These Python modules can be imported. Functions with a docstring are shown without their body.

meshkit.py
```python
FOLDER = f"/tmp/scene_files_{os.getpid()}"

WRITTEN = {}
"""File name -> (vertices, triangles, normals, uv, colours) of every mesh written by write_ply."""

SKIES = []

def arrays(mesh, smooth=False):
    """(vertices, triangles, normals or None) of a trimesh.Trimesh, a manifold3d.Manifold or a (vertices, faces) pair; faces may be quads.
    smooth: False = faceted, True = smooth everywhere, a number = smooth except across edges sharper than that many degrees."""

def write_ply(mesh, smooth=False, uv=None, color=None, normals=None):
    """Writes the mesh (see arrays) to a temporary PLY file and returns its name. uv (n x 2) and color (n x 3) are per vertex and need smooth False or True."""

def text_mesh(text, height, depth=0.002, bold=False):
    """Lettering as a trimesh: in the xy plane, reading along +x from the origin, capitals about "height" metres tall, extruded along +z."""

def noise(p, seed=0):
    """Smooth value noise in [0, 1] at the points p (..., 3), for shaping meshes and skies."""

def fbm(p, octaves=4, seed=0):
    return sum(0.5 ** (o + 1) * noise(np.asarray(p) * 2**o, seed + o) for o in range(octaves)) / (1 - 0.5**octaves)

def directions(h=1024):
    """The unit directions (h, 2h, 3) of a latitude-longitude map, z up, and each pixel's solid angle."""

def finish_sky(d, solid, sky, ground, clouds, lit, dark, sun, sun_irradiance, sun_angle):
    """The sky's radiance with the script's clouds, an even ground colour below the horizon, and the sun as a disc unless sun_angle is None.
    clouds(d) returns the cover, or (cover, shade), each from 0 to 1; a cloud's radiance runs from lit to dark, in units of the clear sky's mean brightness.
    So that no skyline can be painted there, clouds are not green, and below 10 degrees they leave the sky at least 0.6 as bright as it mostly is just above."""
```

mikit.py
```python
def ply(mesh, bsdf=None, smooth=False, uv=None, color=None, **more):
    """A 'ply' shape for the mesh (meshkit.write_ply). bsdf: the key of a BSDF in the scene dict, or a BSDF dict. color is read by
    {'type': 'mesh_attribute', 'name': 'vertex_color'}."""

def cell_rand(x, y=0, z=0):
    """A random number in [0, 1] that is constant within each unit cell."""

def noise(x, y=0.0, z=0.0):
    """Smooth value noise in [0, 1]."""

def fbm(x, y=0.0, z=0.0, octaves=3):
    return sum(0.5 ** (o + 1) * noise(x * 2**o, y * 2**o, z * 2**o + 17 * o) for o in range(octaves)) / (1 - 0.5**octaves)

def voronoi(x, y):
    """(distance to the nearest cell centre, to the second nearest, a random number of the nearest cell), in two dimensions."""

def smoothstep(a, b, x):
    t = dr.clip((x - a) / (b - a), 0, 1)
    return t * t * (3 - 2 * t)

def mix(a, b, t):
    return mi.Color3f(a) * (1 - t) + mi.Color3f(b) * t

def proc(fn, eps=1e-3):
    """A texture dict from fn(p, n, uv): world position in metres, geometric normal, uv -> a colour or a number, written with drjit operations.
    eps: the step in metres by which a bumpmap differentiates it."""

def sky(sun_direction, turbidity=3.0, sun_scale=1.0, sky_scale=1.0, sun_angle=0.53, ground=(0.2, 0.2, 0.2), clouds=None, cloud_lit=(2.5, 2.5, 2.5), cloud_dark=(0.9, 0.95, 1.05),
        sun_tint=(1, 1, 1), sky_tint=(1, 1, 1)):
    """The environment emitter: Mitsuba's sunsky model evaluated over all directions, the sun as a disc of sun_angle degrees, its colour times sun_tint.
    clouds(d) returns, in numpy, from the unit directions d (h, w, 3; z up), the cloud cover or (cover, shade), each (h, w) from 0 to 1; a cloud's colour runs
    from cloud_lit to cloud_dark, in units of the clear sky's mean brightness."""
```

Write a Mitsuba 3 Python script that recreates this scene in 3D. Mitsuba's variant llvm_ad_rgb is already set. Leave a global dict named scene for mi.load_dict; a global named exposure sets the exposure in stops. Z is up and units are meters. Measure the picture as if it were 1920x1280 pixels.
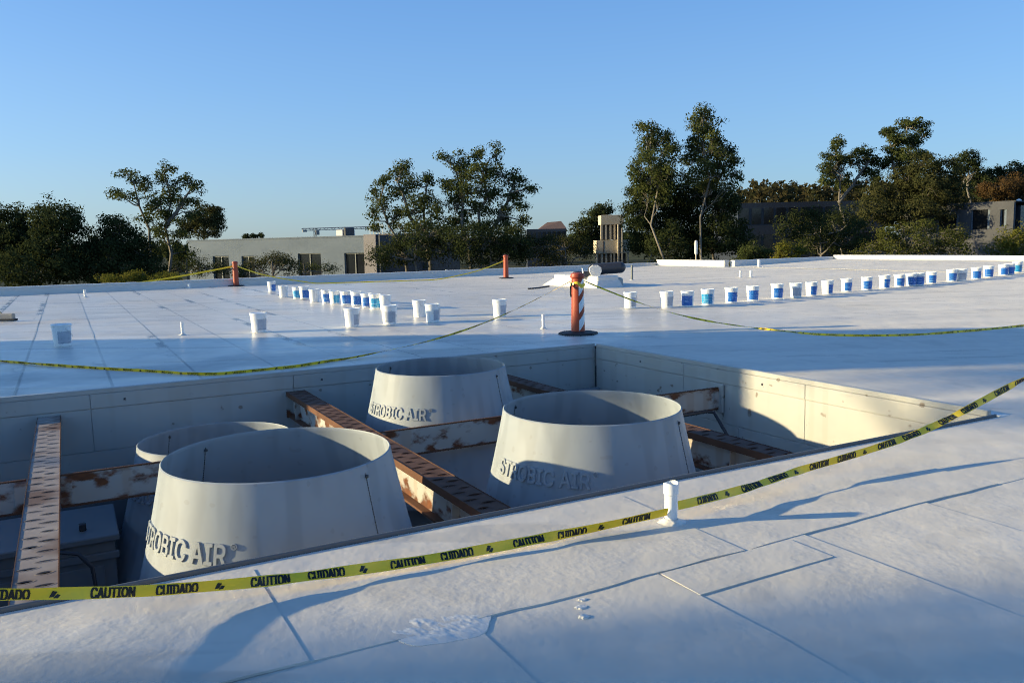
import math, random
import numpy as np, trimesh, shapely, drjit as dr, mitsuba as mi
import shapely.geometry as sg
from shapely import affinity
import mikit, meshkit
from mikit import proc, noise, fbm, smoothstep, mix

rng = np.random.default_rng(7)
random.seed(7)
T = mi.ScalarTransform4f

# ------------------------------------------------------------------ camera, sky, exposure
# World: z = 0 is the roof. x runs along the long sides of the equipment well (right and away), y across it (left and away).
CAM_H, F_PX, PITCH, ROLL, YAW = 1.6, 1543.2, math.radians(6.8185), math.radians(-1.222), math.radians(61.656)
FW = np.array([math.cos(YAW) * math.cos(PITCH), math.sin(YAW) * math.cos(PITCH), -math.sin(PITCH)])
R0 = np.array([math.sin(YAW), -math.cos(YAW), 0.0])
U0 = np.cross(R0, FW)
RT = R0 * math.cos(ROLL) + U0 * math.sin(ROLL)
UP = -R0 * math.sin(ROLL) + U0 * math.cos(ROLL)
CAM = np.array([0, 0, CAM_H])
HEAD = np.array([math.cos(YAW), math.sin(YAW), 0.0])
SIDE = R0

SUN_AZ, SUN_EL = YAW + math.radians(94.0), math.radians(12.2)
SUN = [math.cos(SUN_EL) * math.cos(SUN_AZ), math.cos(SUN_EL) * math.sin(SUN_AZ), math.sin(SUN_EL)]

scene, labels = {}, {}
exposure = 2.84
scene["camera"] = {
    "type": "perspective", "fov": math.degrees(2 * math.atan(960 / F_PX)), "fov_axis": "x", "near_clip": 0.05, "far_clip": 6000.0,
    "to_world": T().look_at(origin=CAM.tolist(), target=(CAM + FW).tolist(), up=UP.tolist()),
}
def haze_veil(d):
    """A thin low haze added to pale the sky: densest at the horizon, brightest towards the sun, the same all the way round."""
    el = np.degrees(np.arcsin(np.clip(d[..., 2], 0, 1)))
    ang = np.degrees(np.arccos(np.clip(d @ np.asarray(SUN), -1, 1)))
    n = meshkit.fbm(d * [3.0, 3.0, 14.0] + 5.0, 3)
    cover = 0.42 * np.exp(-el / 7.5) * (0.8 + 0.4 * n)
    return cover, 1 - np.exp(-ang / 45.0)


scene["daylight"] = mikit.sky(SUN, clouds=haze_veil, cloud_lit=(3.6, 3.1, 2.2), cloud_dark=(1.25, 1.22, 1.05), turbidity=3.0, sun_scale=1.0, sky_scale=1.0, sun_tint=(1.02, 1.30, 1.76), sky_tint=(0.49, 0.82, 1.36), ground=(0.15, 0.15, 0.14))


def ray(px, py):
    return FW + RT * (px - 960) / F_PX - UP * (py - 640) / F_PX


def ground_at(px, py, z=0.0):
    d = ray(px, py)
    return CAM + d * ((z - CAM_H) / d[2])


def at_depth(px, py, dist):
    """The point seen at a pixel of the photograph that lies `dist` metres ahead."""
    d = ray(px, py)
    return CAM + d * (dist / (d @ HEAD))


def ld(lat, dep, z=0.0):
    return SIDE * lat + HEAD * dep + np.array([0, 0, z])


# ------------------------------------------------------------------ scene helpers
def numbered(key):
    if not any(k == key or k.startswith(key + "__") for k in scene) and key not in labels:
        return key
    n = 1
    while f"{key}_{n:03d}" in labels or f"{key}_{n:03d}" in scene or any(k.startswith(f"{key}_{n:03d}__") for k in scene):
        n += 1
    return f"{key}_{n:03d}"


counts = {}


def fresh(key):
    n = counts.get(key, 0)
    counts[key] = n + 1
    return key if n == 0 else f"{key}_{n:03d}"


def thing(name, label, cat, group=None):
    key = fresh(name)
    labels[key] = {"label": label, "category": cat}
    if group:
        labels[key]["group"] = group
    return key


def part(parent, name, mesh, bsdf, smooth=False, to_world=None, **kw):
    key = fresh(parent + "__" + name)
    d = mesh if isinstance(mesh, dict) else mikit.ply(mesh, bsdf, smooth, **kw)
    scene[key] = {**d, "bsdf": {"type": "ref", "id": bsdf}}
    if to_world is not None:
        scene[key]["to_world"] = to_world
    return key


def single(name, mesh, bsdf, label, cat, smooth=False, group=None, **kw):
    key = thing(name, label, cat, group)
    scene[key] = mikit.ply(mesh, bsdf, smooth, **kw)
    return key


def structure(name, mesh, bsdf, label=None, smooth=False, kind="structure"):
    key = fresh(name)
    scene[key] = mikit.ply(mesh, bsdf, smooth)
    labels[key] = {"kind": kind}
    if label:
        labels[key]["label"] = label
    return key


cat_ = trimesh.util.concatenate


def box(x0, x1, y0, y1, z0, z1, c=0.0):
    if c <= 0:
        m = trimesh.creation.box(extents=(x1 - x0, y1 - y0, z1 - z0))
        m.apply_translation(((x0 + x1) / 2, (y0 + y1) / 2, (z0 + z1) / 2))
        return m
    pts = []
    for sx in (0, 1):
        for sy in (0, 1):
            for sz in (0, 1):
                p = np.array([(x0, x1)[sx], (y0, y1)[sy], (z0, z1)[sz]])
                s = np.array([1 - 2 * sx, 1 - 2 * sy, 1 - 2 * sz]) * c
                for k in range(3):
                    q = p + s
                    q[k] = p[k]
                    pts.append(q)
    return trimesh.convex.convex_hull(np.array(pts))


def tube(pts, r, sides=10, caps=True):
    p = np.asarray(pts, float)
    r = np.broadcast_to(np.asarray(r, float), (len(p),))
    t = np.gradient(p, axis=0)
    t /= np.linalg.norm(t, axis=1, keepdims=True) + 1e-12
    ref = np.array([0, 0, 1.0]) if abs(t.mean(0)[2]) < 0.85 else np.array([1.0, 0, 0])
    a = np.cross(t, ref)
    a /= np.linalg.norm(a, axis=1, keepdims=True) + 1e-12
    b = np.cross(t, a)
    an = np.arange(sides) * 2 * np.pi / sides
    v = p[:, None] + r[:, None, None] * (np.cos(an)[None, :, None] * a[:, None] + np.sin(an)[None, :, None] * b[:, None])
    n = len(p)
    i, j = np.meshgrid(np.arange(n - 1), np.arange(sides), indexing="ij")
    q = np.stack([i * sides + j, i * sides + (j + 1) % sides, (i + 1) * sides + (j + 1) % sides, (i + 1) * sides + j], -1).reshape(-1, 4)
    f = np.vstack([q[:, [0, 2, 1]], q[:, [0, 3, 2]]])
    v = v.reshape(-1, 3)
    if caps:
        v = np.vstack([v, p[:1], p[-1:]])
        k = np.arange(sides)
        f = np.vstack([f, np.stack([k, (k + 1) % sides, k * 0 + n * sides], 1), np.stack([(n - 1) * sides + (k + 1) % sides, (n - 1) * sides + k, k * 0 + n * sides + 1], 1)])
    m = trimesh.Trimesh(v, f, process=False)
    m.fix_normals()
    return m


def lathe(profile, sections=64):
    return trimesh.creation.revolve(np.asarray(profile, float), sections=sections)


def extrude(poly, h):
    polys = getattr(poly, "geoms", [poly])
    return cat_([trimesh.creation.extrude_polygon(g, h, engine="earcut") for g in polys if g.area > 1e-9])


def moved(m, x=0, y=0, z=0, rz=0.0):
    m = m.copy()
    if rz:
        m.apply_transform(trimesh.transformations.rotation_matrix(rz, [0, 0, 1]))
    m.apply_translation((x, y, z))
    return m


def place(p, rz=0.0, s=1.0):
    return T().translate([float(a) for a in p]).rotate([0, 0, 1], math.degrees(rz)).scale(s)


# ------------------------------------------------------------------ materials
def principled(color, rough=0.5, spec=0.5, metallic=0.0, **kw):
    c = color if isinstance(color, dict) else {"type": "rgb", "value": list(color)}
    return {"type": "twosided", "m": {"type": "principled", "base_color": c, "roughness": rough, "specular": spec, "metallic": metallic, **kw}}


def bumped(inner, fn, scale=1.0, eps=1e-3):
    return {"type": "bumpmap", "nested": inner, "arbitrary": proc(fn, eps), "scale": scale}


def bump2(color, rough, fn, spec=0.5, eps=1e-3, scale=1.0):
    c = color if isinstance(color, dict) else {"type": "rgb", "value": list(color)}
    return {"type": "twosided", "m": {"type": "bumpmap", "scale": scale, "arbitrary": proc(fn, eps), "nested": {"type": "principled", "base_color": c, "roughness": rough, "specular": spec}}}


def roof_wet(p):
    """How glossy the fresh coat still is: the far left field."""
    a = smoothstep(10.2, 10.9, p.y) * (1 - smoothstep(9.0, 17.0, p.x))
    n = fbm(p.x * 0.5, p.y * 0.5, 0.0, 3)
    return a * smoothstep(0.3, 0.5, n + 0.12)


def roof_color(p, n, uv):
    big = fbm(p.x * 0.45, p.y * 0.45, 3.0, 4)
    small = fbm(p.x * 9.0, p.y * 9.0, 1.0, 3)
    c = mix((0.57, 0.53, 0.46), (0.65, 0.605, 0.535), big)
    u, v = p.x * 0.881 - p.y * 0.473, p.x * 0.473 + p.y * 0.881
    streak = 0.6 * noise(u * 0.22, v * 2.4, 1.0) + 0.4 * noise(u * 0.6, v * 5.5, 2.0)  # shading of the roof's wrinkles, put into the coat colour
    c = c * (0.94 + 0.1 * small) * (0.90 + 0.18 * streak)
    scuff = smoothstep(0.66, 0.74, fbm(u * 0.5, v * 3.0, 11.0, 4)) * 0.16
    c = c * (1 - scuff)
    marks = smoothstep(0.64, 0.74, fbm(p.x * 3.1 + 4.0, p.y * 3.1, 21.0, 4)) * 0.07
    lap = p.x - 0.40 - dr.floor(p.x - 0.40)
    lap = smoothstep(0.028, 0.010, dr.minimum(lap, 1.0 - lap)) * smoothstep(10.2, 11.0, p.y) * (0.12 + 0.28 * noise(p.y * 0.8, dr.floor(p.x - 0.40 + 0.5) * 2.3, 0.0))
    c = c * (1 - marks) * (1 - lap)
    # places the coat has missed along the seams of the far left field
    sx = p.x - 0.33 - dr.floor(p.x - 0.33)
    near_seam = 1 - smoothstep(0.05, 0.16, dr.minimum(sx + 0.02, 1.0 - sx + 0.05))
    where = smoothstep(0.60, 0.68, noise(p.y * 0.33, dr.floor(p.x - 0.33 + 0.5) * 3.7, 0.0)) * smoothstep(12.0, 14.0, p.y) * (1 - smoothstep(11.0, 13.0, p.x))
    ragged = smoothstep(0.42, 0.52, fbm(p.x * 6, p.y * 2.5, 5.0, 3))
    return mix(c, (0.16, 0.18, 0.19), near_seam * where * ragged * 0.9)


def roof_rough(p, n, uv):
    return 0.58 - 0.27 * roof_wet(p) + 0.08 * (noise(p.x * 3, p.y * 3, 2.0) - 0.5)


def roof_bump(p, n, uv):
    d = dr.sqrt(dr.square(p.x) + dr.square(p.y))
    near = 1 - smoothstep(5.0, 11.0, d)
    dry = 1 - 0.85 * roof_wet(p)
    h = 0.0020 * fbm(p.x * 36.0, p.y * 36.0, 0.0, 3) * near * dry
    h += 0.007 * fbm(p.x * 5.0, p.y * 5.0, 2.0, 2) * dry
    h += 0.016 * noise(p.x * 1.15, p.y * 1.15, 6.0) + 0.005 * noise(p.x * 2.9, p.y * 2.9, 7.0)
    # long shallow ripples across the sheets
    u, v = p.x * 0.881 - p.y * 0.473, p.x * 0.473 + p.y * 0.881
    h += 0.022 * noise(u * 0.55, v * 2.6, 4.0) + 0.010 * noise(u * 1.6, v * 6.5, 9.0) * (1 - near)
    return h


def rust_mask(p, k=0.0, lo=0.5, hi=0.6):
    return smoothstep(lo, hi, fbm(p.x * 3.1 + k, p.y * 3.1, p.z * 5.0, 5))


def painted_rust(p, n, uv):
    base = mix((0.36, 0.355, 0.33), (0.46, 0.45, 0.42), fbm(p.x * 2, p.y * 2, p.z * 3, 3))
    edge = smoothstep(0.07, 0.02, dr.minimum(dr.abs(p.z + 0.24), dr.abs(p.z + 0.50)))
    r = smoothstep(0.50, 0.72, fbm(p.x * 7.0 + 2.0, p.y * 7.0, p.z * 9.0, 5) + 0.09 * edge)
    streak = smoothstep(0.55, 0.75, noise(p.x * 9.0, p.y * 9.0, p.z * 0.8)) * 0.45
    tone = mix((0.22, 0.075, 0.025), (0.06, 0.03, 0.022), fbm(p.x * 14, p.y * 14, p.z * 14, 3))
    return mix(mix(base, (0.34, 0.20, 0.10), streak * 0.6), tone, r)


def rust_top(p, n, uv):
    a = fbm(p.x * 5, p.y * 5, 0.0, 4)
    base = mix((0.07, 0.04, 0.03), (0.17, 0.10, 0.075), fbm(p.x * 9, p.y * 9, 2.0, 4))
    left = 1 - smoothstep(0.6, 1.6, p.x)
    pale = smoothstep(0.30, 0.62, fbm(p.x * 2.6 + 7, p.y * 2.6, 1.0, 4)) * left
    return mix(mix(base, (0.16, 0.11, 0.09), left), mix((0.25, 0.21, 0.19), (0.38, 0.33, 0.29), a), pale)


def rust_edge(p, n, uv):
    return mix((0.085, 0.042, 0.028), (0.17, 0.085, 0.05), fbm(p.x * 7, p.y * 7, p.z * 7, 4))


def panel_color(p, n, uv):
    a = fbm(p.x * 1.5, p.y * 1.5, p.z * 1.5, 4)
    drip = smoothstep(0.55, 0.8, noise(p.x * 11.0, p.y * 11.0, p.z * 0.5)) * 0.25
    c = mix((0.385, 0.38, 0.355), (0.47, 0.465, 0.435), a)
    spot = smoothstep(0.74, 0.8, fbm(p.x * 9.0, p.y * 9.0, p.z * 9.0, 3))
    return mix(mix(c, (0.36, 0.33, 0.28), drip), (0.15, 0.10, 0.07), spot * 0.7)


def nozzle_color(p, n, uv):
    a = fbm(p.x * 2.5, p.y * 2.5, p.z * 1.2, 4)
    s = smoothstep(0.45, 0.8, noise(p.x * 13.0, p.y * 13.0, p.z * 0.7)) * 0.12
    grime = smoothstep(0.52, 0.72, fbm(p.x * 5.0, p.y * 5.0, p.z * 2.0 + 3, 4)) * 0.12
    speck = smoothstep(0.76, 0.80, fbm(p.x * 17.0, p.y * 17.0, p.z * 17.0, 2)) * 0.15
    c = mix((0.265, 0.30, 0.335), (0.325, 0.355, 0.385), a) * (1 - s)
    return mix(mix(c, (0.21, 0.21, 0.20), grime), (0.13, 0.11, 0.09), speck)


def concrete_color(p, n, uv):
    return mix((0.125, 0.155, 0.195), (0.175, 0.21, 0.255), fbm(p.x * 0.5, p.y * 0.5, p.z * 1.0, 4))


def bucket_color(p, n, uv):
    return mix((0.76, 0.76, 0.73), (0.84, 0.84, 0.82), fbm(p.x * 6, p.y * 6, p.z * 9, 3))


def cone_color(p, n, uv):
    a = fbm(p.x * 5, p.y * 5, p.z * 4, 4)
    return mix((0.30, 0.042, 0.015), (0.44, 0.075, 0.025), a)


def ground_color(p, n, uv):
    a = fbm(p.x * 0.05, p.y * 0.05, 0.0, 4)
    return mix((0.03, 0.04, 0.02), (0.075, 0.068, 0.04), a)


def bark_color(p, n, uv):
    return mix((0.10, 0.085, 0.07), (0.28, 0.25, 0.21), fbm(p.x * 2.5, p.y * 2.5, p.z * 1.1, 4))


def tape_color(p, n, uv):
    return mix((0.94, 0.60, 0.02), (0.97, 0.68, 0.04), noise(p.x * 7, p.y * 7, p.z * 7))


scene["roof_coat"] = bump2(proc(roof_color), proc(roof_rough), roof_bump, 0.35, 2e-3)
scene["white_coat"] = bump2((0.66, 0.64, 0.60), 0.5, lambda p, n, uv: 0.003 * fbm(p.x * 30, p.y * 30, p.z * 30, 3), 0.5, 2e-3)
scene["blob_coat"] = principled((0.66, 0.63, 0.57), 0.4)
scene["panel_paint"] = principled(proc(panel_color), 0.45)
scene["shaded_lip"] = principled((0.13, 0.135, 0.14), 0.55)  # near lip only: its shade is put into a darker colour
scene["nozzle_paint"] = bump2(proc(nozzle_color), 0.55, lambda p, n, uv: 0.0016 * fbm(p.x * 4, p.y * 4, p.z * 2.5, 3), 0.35, 4e-3)
scene["dark_seam"] = principled((0.05, 0.055, 0.06), 0.6)
scene["painted_rust"] = principled(proc(painted_rust), 0.65, 0.3)
scene["rust_top"] = principled(proc(rust_top), 0.8, 0.2)
scene["rust_edge"] = principled(proc(rust_edge), 0.8, 0.2)
scene["grey_metal"] = principled((0.22, 0.23, 0.24), 0.5)
scene["dark_metal"] = principled((0.035, 0.037, 0.045), 0.4)
scene["well_floor"] = principled(proc(lambda p, n, uv: mix((0.14, 0.14, 0.14), (0.24, 0.24, 0.23), fbm(p.x * 2, p.y * 2, 0.0, 4))), 0.7)
scene["black_rubber"] = principled((0.018, 0.018, 0.02), 0.6)
scene["cone_orange"] = principled(proc(cone_color), 0.45)
scene["reflective_white"] = principled((0.84, 0.83, 0.80), 0.4)
scene["bucket_white"] = principled(proc(bucket_color), 0.35)
def printed(ink, paper, k):
    def fn(p, n, uv):
        rows = smoothstep(0.35, 0.55, noise(p.z * 55.0 + k, 0.0, 0.0))
        marks = smoothstep(0.50, 0.62, fbm(p.x * 45.0 + p.y * 38.0, p.z * 60.0, k, 2)) * rows
        wash = fbm(p.x * 9.0, p.y * 9.0, p.z * 7.0, 3)
        return mix(mi.Color3f(ink) * (0.75 + 0.5 * wash), paper, marks * 0.55)
    return proc(fn)
scene["label_blue"] = principled(printed((0.014, 0.13, 0.46), (0.30, 0.52, 0.72), 1.0), 0.35)
scene["label_teal"] = principled(printed((0.02, 0.25, 0.50), (0.45, 0.65, 0.72), 5.0), 0.35)
scene["label_grey"] = principled(printed((0.42, 0.45, 0.50), (0.14, 0.17, 0.24), 9.0), 0.45)
scene["wire"] = principled((0.5, 0.5, 0.5), 0.35, metallic=0.9)
scene["tape_yellow"] = {"type": "twosided", "m": {"type": "principled", "base_color": proc(tape_color), "roughness": 0.3, "specular": 0.5}}
scene["tape_black"] = principled((0.012, 0.012, 0.01), 0.4)
scene["pvc_white"] = principled((0.78, 0.78, 0.76), 0.3)
scene["brush_tan"] = principled((0.36, 0.33, 0.28), 0.8)
scene["concrete"] = principled(proc(concrete_color), 0.8, 0.2)
scene["taupe_panel"] = principled((0.21, 0.19, 0.20), 0.7)
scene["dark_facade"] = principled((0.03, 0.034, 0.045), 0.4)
scene["window_glass"] = principled((0.012, 0.014, 0.018), 0.12, 0.6)
scene["window_frame"] = principled((0.18, 0.19, 0.18), 0.5)
scene["tan_concrete"] = principled(proc(lambda p, n, uv: mix((0.42, 0.36, 0.27), (0.52, 0.45, 0.34), fbm(p.x * 2, p.y * 2, p.z * 2, 4))), 0.85, 0.2)
scene["brown_roof"] = principled((0.14, 0.085, 0.06), 0.8)
scene["grey_wall"] = principled(proc(lambda p, n, uv: mix((0.06, 0.063, 0.07), (0.10, 0.10, 0.11), fbm(p.x, p.y, p.z, 3))), 0.8, 0.2)
scene["ground_mix"] = principled(proc(ground_color), 0.95, 0.1)
scene["bark"] = principled(proc(bark_color), 0.9, 0.1)
scene["leaf"] = {"type": "principledthin", "base_color": {"type": "mesh_attribute", "name": "vertex_color"}, "roughness": 0.55, "diff_trans": 0.7, "spec_trans": 0.0}

# ------------------------------------------------------------------ ground and roof
GZ = -7.0
structure("ground", trimesh.creation.box(extents=(3000, 3000, 0.4), transform=trimesh.transformations.translation_matrix((0, 0, GZ - 0.2))), "ground_mix")

XL, XR, YN, YF = -2.15, 7.03, 4.20, 10.38   # the well
X_EDGE1, X_EDGE2, Y_STEP, Y_FAR, X_MIN, Y_MIN = 29.3, 37.0, 31.4, 37.2, -16.0, -8.0


def rise(x):
    return 0.024 * np.log1p(np.exp((np.asarray(x, float) - 22.0) / 1.5)) * 1.5


def und(x, y):
    p = np.stack([np.asarray(x, float) * 0.33, np.asarray(y, float) * 0.33, np.zeros_like(x) + 3.3], -1)
    q = np.stack([np.asarray(x, float) * 1.1, np.asarray(y, float) * 1.1, np.zeros_like(x) + 8.1], -1)
    k = 1 - np.clip((3.2 - np.hypot(np.asarray(x) - 2.4, np.maximum(np.asarray(y) - 6, 0) * 0)) * 0, 0, 1)
    return (0.022 * (meshkit.fbm(p, 3) - 0.5) + 0.006 * (meshkit.noise(q) - 0.5)) * k


def roof_z(x, y):
    return rise(x) + und(x, y) + 0.006


slab = sg.Polygon([(X_MIN, Y_MIN), (X_EDGE2, Y_MIN), (X_EDGE2, Y_STEP), (X_EDGE1, Y_STEP), (X_EDGE1, Y_FAR), (X_MIN, Y_FAR)]).difference(sg.box(XL - 0.04, YN - 0.04, XR + 0.04, YF + 0.04))
sm = extrude(slab, 0.25)
sm.apply_translation((0, 0, -0.30))
structure("roof", sm, "white_coat", "flat roof freshly coated white, with lapped membrane sheets")
labels["roof"]["label"] = "flat roof freshly coated white with lapped membrane sheets"


def sheet(x0, x1, y0, y1, lift0=0.0, lift1=0.006, step=0.6, wob=0.0, seed=0, wy=0.0):
    """One membrane sheet: its x0 edge lies under its neighbour, its x1 edge laps over the next."""
    nx = max(2, int(math.ceil((x1 - x0) / (0.08 if wy else 0.5))) + 1)
    ny = max(2, int(math.ceil((y1 - y0) / step)) + 1)
    X, Y = np.meshgrid(np.linspace(x0, x1, nx), np.linspace(y0, y1, ny), indexing="ij")
    Xw = X + wob * (meshkit.noise(np.stack([X * 0 + seed, Y * 1.3, X * 0], -1)) - 0.5) * (np.abs(X - x1) < 1e-6)
    Y = Y + wy * (meshkit.fbm(np.stack([X * 2.2, X * 0 + 3.0, X * 0], -1), 3) - 0.5) * (np.abs(Y - y0) < 1e-6)
    Z = roof_z(X, Y) + lift0 + (lift1 - lift0) * (X - x0) / (x1 - x0)
    top = np.stack([Xw, Y, Z], -1).reshape(-1, 3)
    bot = top.copy()
    bot[:, 2] -= 0.010
    i, j = np.meshgrid(np.arange(nx - 1), np.arange(ny - 1), indexing="ij")
    q = np.stack([i * ny + j, (i + 1) * ny + j, (i + 1) * ny + j + 1, i * ny + j + 1], -1).reshape(-1, 4)
    f = [q]
    n = nx * ny
    def edge(ids):
        a, b = ids[:-1], ids[1:]
        return np.stack([a, b, b + n, a + n], -1)
    f.append(edge(np.arange(ny) + (nx - 1) * ny)[:, ::-1])
    f.append(edge(np.arange(ny)))
    f.append(edge(np.arange(nx) * ny)[:, ::-1])
    f.append(edge(np.arange(nx) * ny + ny - 1))
    return (np.vstack([top, bot]), np.vstack(f))


def add_sheet(*a, **k):
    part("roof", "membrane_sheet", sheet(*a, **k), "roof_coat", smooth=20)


X0 = 0.33
LAP = 0.07
seed = 0
for k in range(-17, 37):
    xa, xb = X0 + k, X0 + k + 1 + LAP
    if xa < X_MIN:
        xa = X_MIN
    xb = min(xb, X_EDGE2 - 0.3)
    if xb - xa < 0.2:
        continue
    y_top = Y_FAR - 0.25 if xa < X_EDGE1 - 0.5 else Y_STEP - 0.25
    if y_top > 34 and xb > X_EDGE1 - 0.28:
        xb = X_EDGE1 - 0.28
    # camera side of the well
    add_sheet(xa, xb, Y_MIN, 3.05, wob=0.03, seed=k, step=0.4)
    segs = []
    if xb <= XL - 0.15 or xa >= XR + 0.15:
        segs = [(3.05, y_top)]
    elif xa < XL - 0.15:
        add_sheet(xa, XL - 0.12, 3.05, y_top * 0 + YF + 0.12, wob=0.0, seed=k)
        segs = [(YF + 0.12, y_top)]
    elif xb > XR + 0.15:
        add_sheet(XR + 0.12, xb, 3.05, YF + 0.12, wob=0.0, seed=k)
        segs = [(YF + 0.12, y_top)]
    else:
        segs = [(YF + 0.12, y_top)]
    for (ya, yb) in segs:
        lo = ya
        cut = (k * 5.3) % 9 + 14.0
        while lo < yb - 0.05:
            hi = min(cut, yb) if cut > lo + 2 else min(lo + 10, yb)
            if yb - hi < 2:
                hi = yb
            add_sheet(xa, xb, lo, hi + (0.06 if hi < yb else 0), lift0=0.0, lift1=0.006, step=0.8, wob=0.02, seed=k)
            lo = hi
            cut = lo + 10
# flashing sheets along the near side of the well, laid over the ends of the near sheets
for xa, xb in ((-5.2, -2.22), (-2.3, 0.72), (0.66, 2.95), (2.89, 5.1), (5.04, 7.12)):
    add_sheet(xa, xb, 3.02, YN - 0.12, lift0=0.008, lift1=0.013, step=0.3, wob=0.02, seed=xa, wy=0.045)
# strips that turn up to the well's lip
strip = lambda x0, x1, y0, y1: box(x0, x1, y0, y1, 0.002, 0.014, 0.003)
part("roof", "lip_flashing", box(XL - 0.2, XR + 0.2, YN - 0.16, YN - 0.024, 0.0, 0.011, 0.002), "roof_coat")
part("roof", "lip_flashing", strip(XL - 0.2, XR + 0.2, YF + 0.045, YF + 0.16), "white_coat")
part("roof", "lip_flashing", strip(XR + 0.045, XR + 0.16, YN - 0.04, YF + 0.04), "white_coat")
part("roof", "lip_flashing", strip(XL - 0.16, XL - 0.045, YN - 0.04, YF + 0.04), "white_coat")
# a patch and two cover strips in front
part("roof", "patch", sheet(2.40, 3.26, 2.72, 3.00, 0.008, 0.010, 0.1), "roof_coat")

# parapets: kerbs round the far edges
def parapet(name, mesh, label):
    return single(name, mesh, "white_coat", label, "parapet")
wallh = 0.30
parapet("parapet_wall", cat_([box(X_MIN, X_EDGE1 + 0.25, Y_FAR - 0.25, Y_FAR + 0.1, -0.2, wallh, 0.02), box(X_MIN, X_EDGE1 + 0.27, Y_FAR - 0.28, Y_FAR + 0.12, wallh - 0.04, wallh + 0.03, 0.01)]), "long shaded white parapet along the far left edge of the roof")
parapet("parapet_wall", cat_([box(X_EDGE1 - 0.05, X_EDGE1 + 0.25, Y_STEP + 0.1, Y_FAR - 0.29, -0.2, 0.46, 0.02), box(X_EDGE1 - 0.08, X_EDGE1 + 0.27, Y_STEP + 0.08, Y_FAR - 0.285, 0.42, 0.50, 0.01)]), "short sunlit white parapet behind the roof vent with the dark hood")
parapet("parapet_wall", cat_([box(X_EDGE1 + 0.3, X_EDGE2, Y_STEP - 0.25, Y_STEP + 0.08, -0.2, 0.50, 0.02)]), "shaded grey step of parapet between the two sunlit parapets")
parapet("parapet_wall", cat_([box(X_EDGE2 - 0.25, X_EDGE2 + 0.1, Y_MIN, Y_STEP - 0.26, -0.2, 0.55, 0.02), box(X_EDGE2 - 0.28, X_EDGE2 + 0.12, Y_MIN, Y_STEP - 0.255, 0.50, 0.58, 0.01)]), "long sunlit cream parapet behind the right row of buckets")
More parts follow.
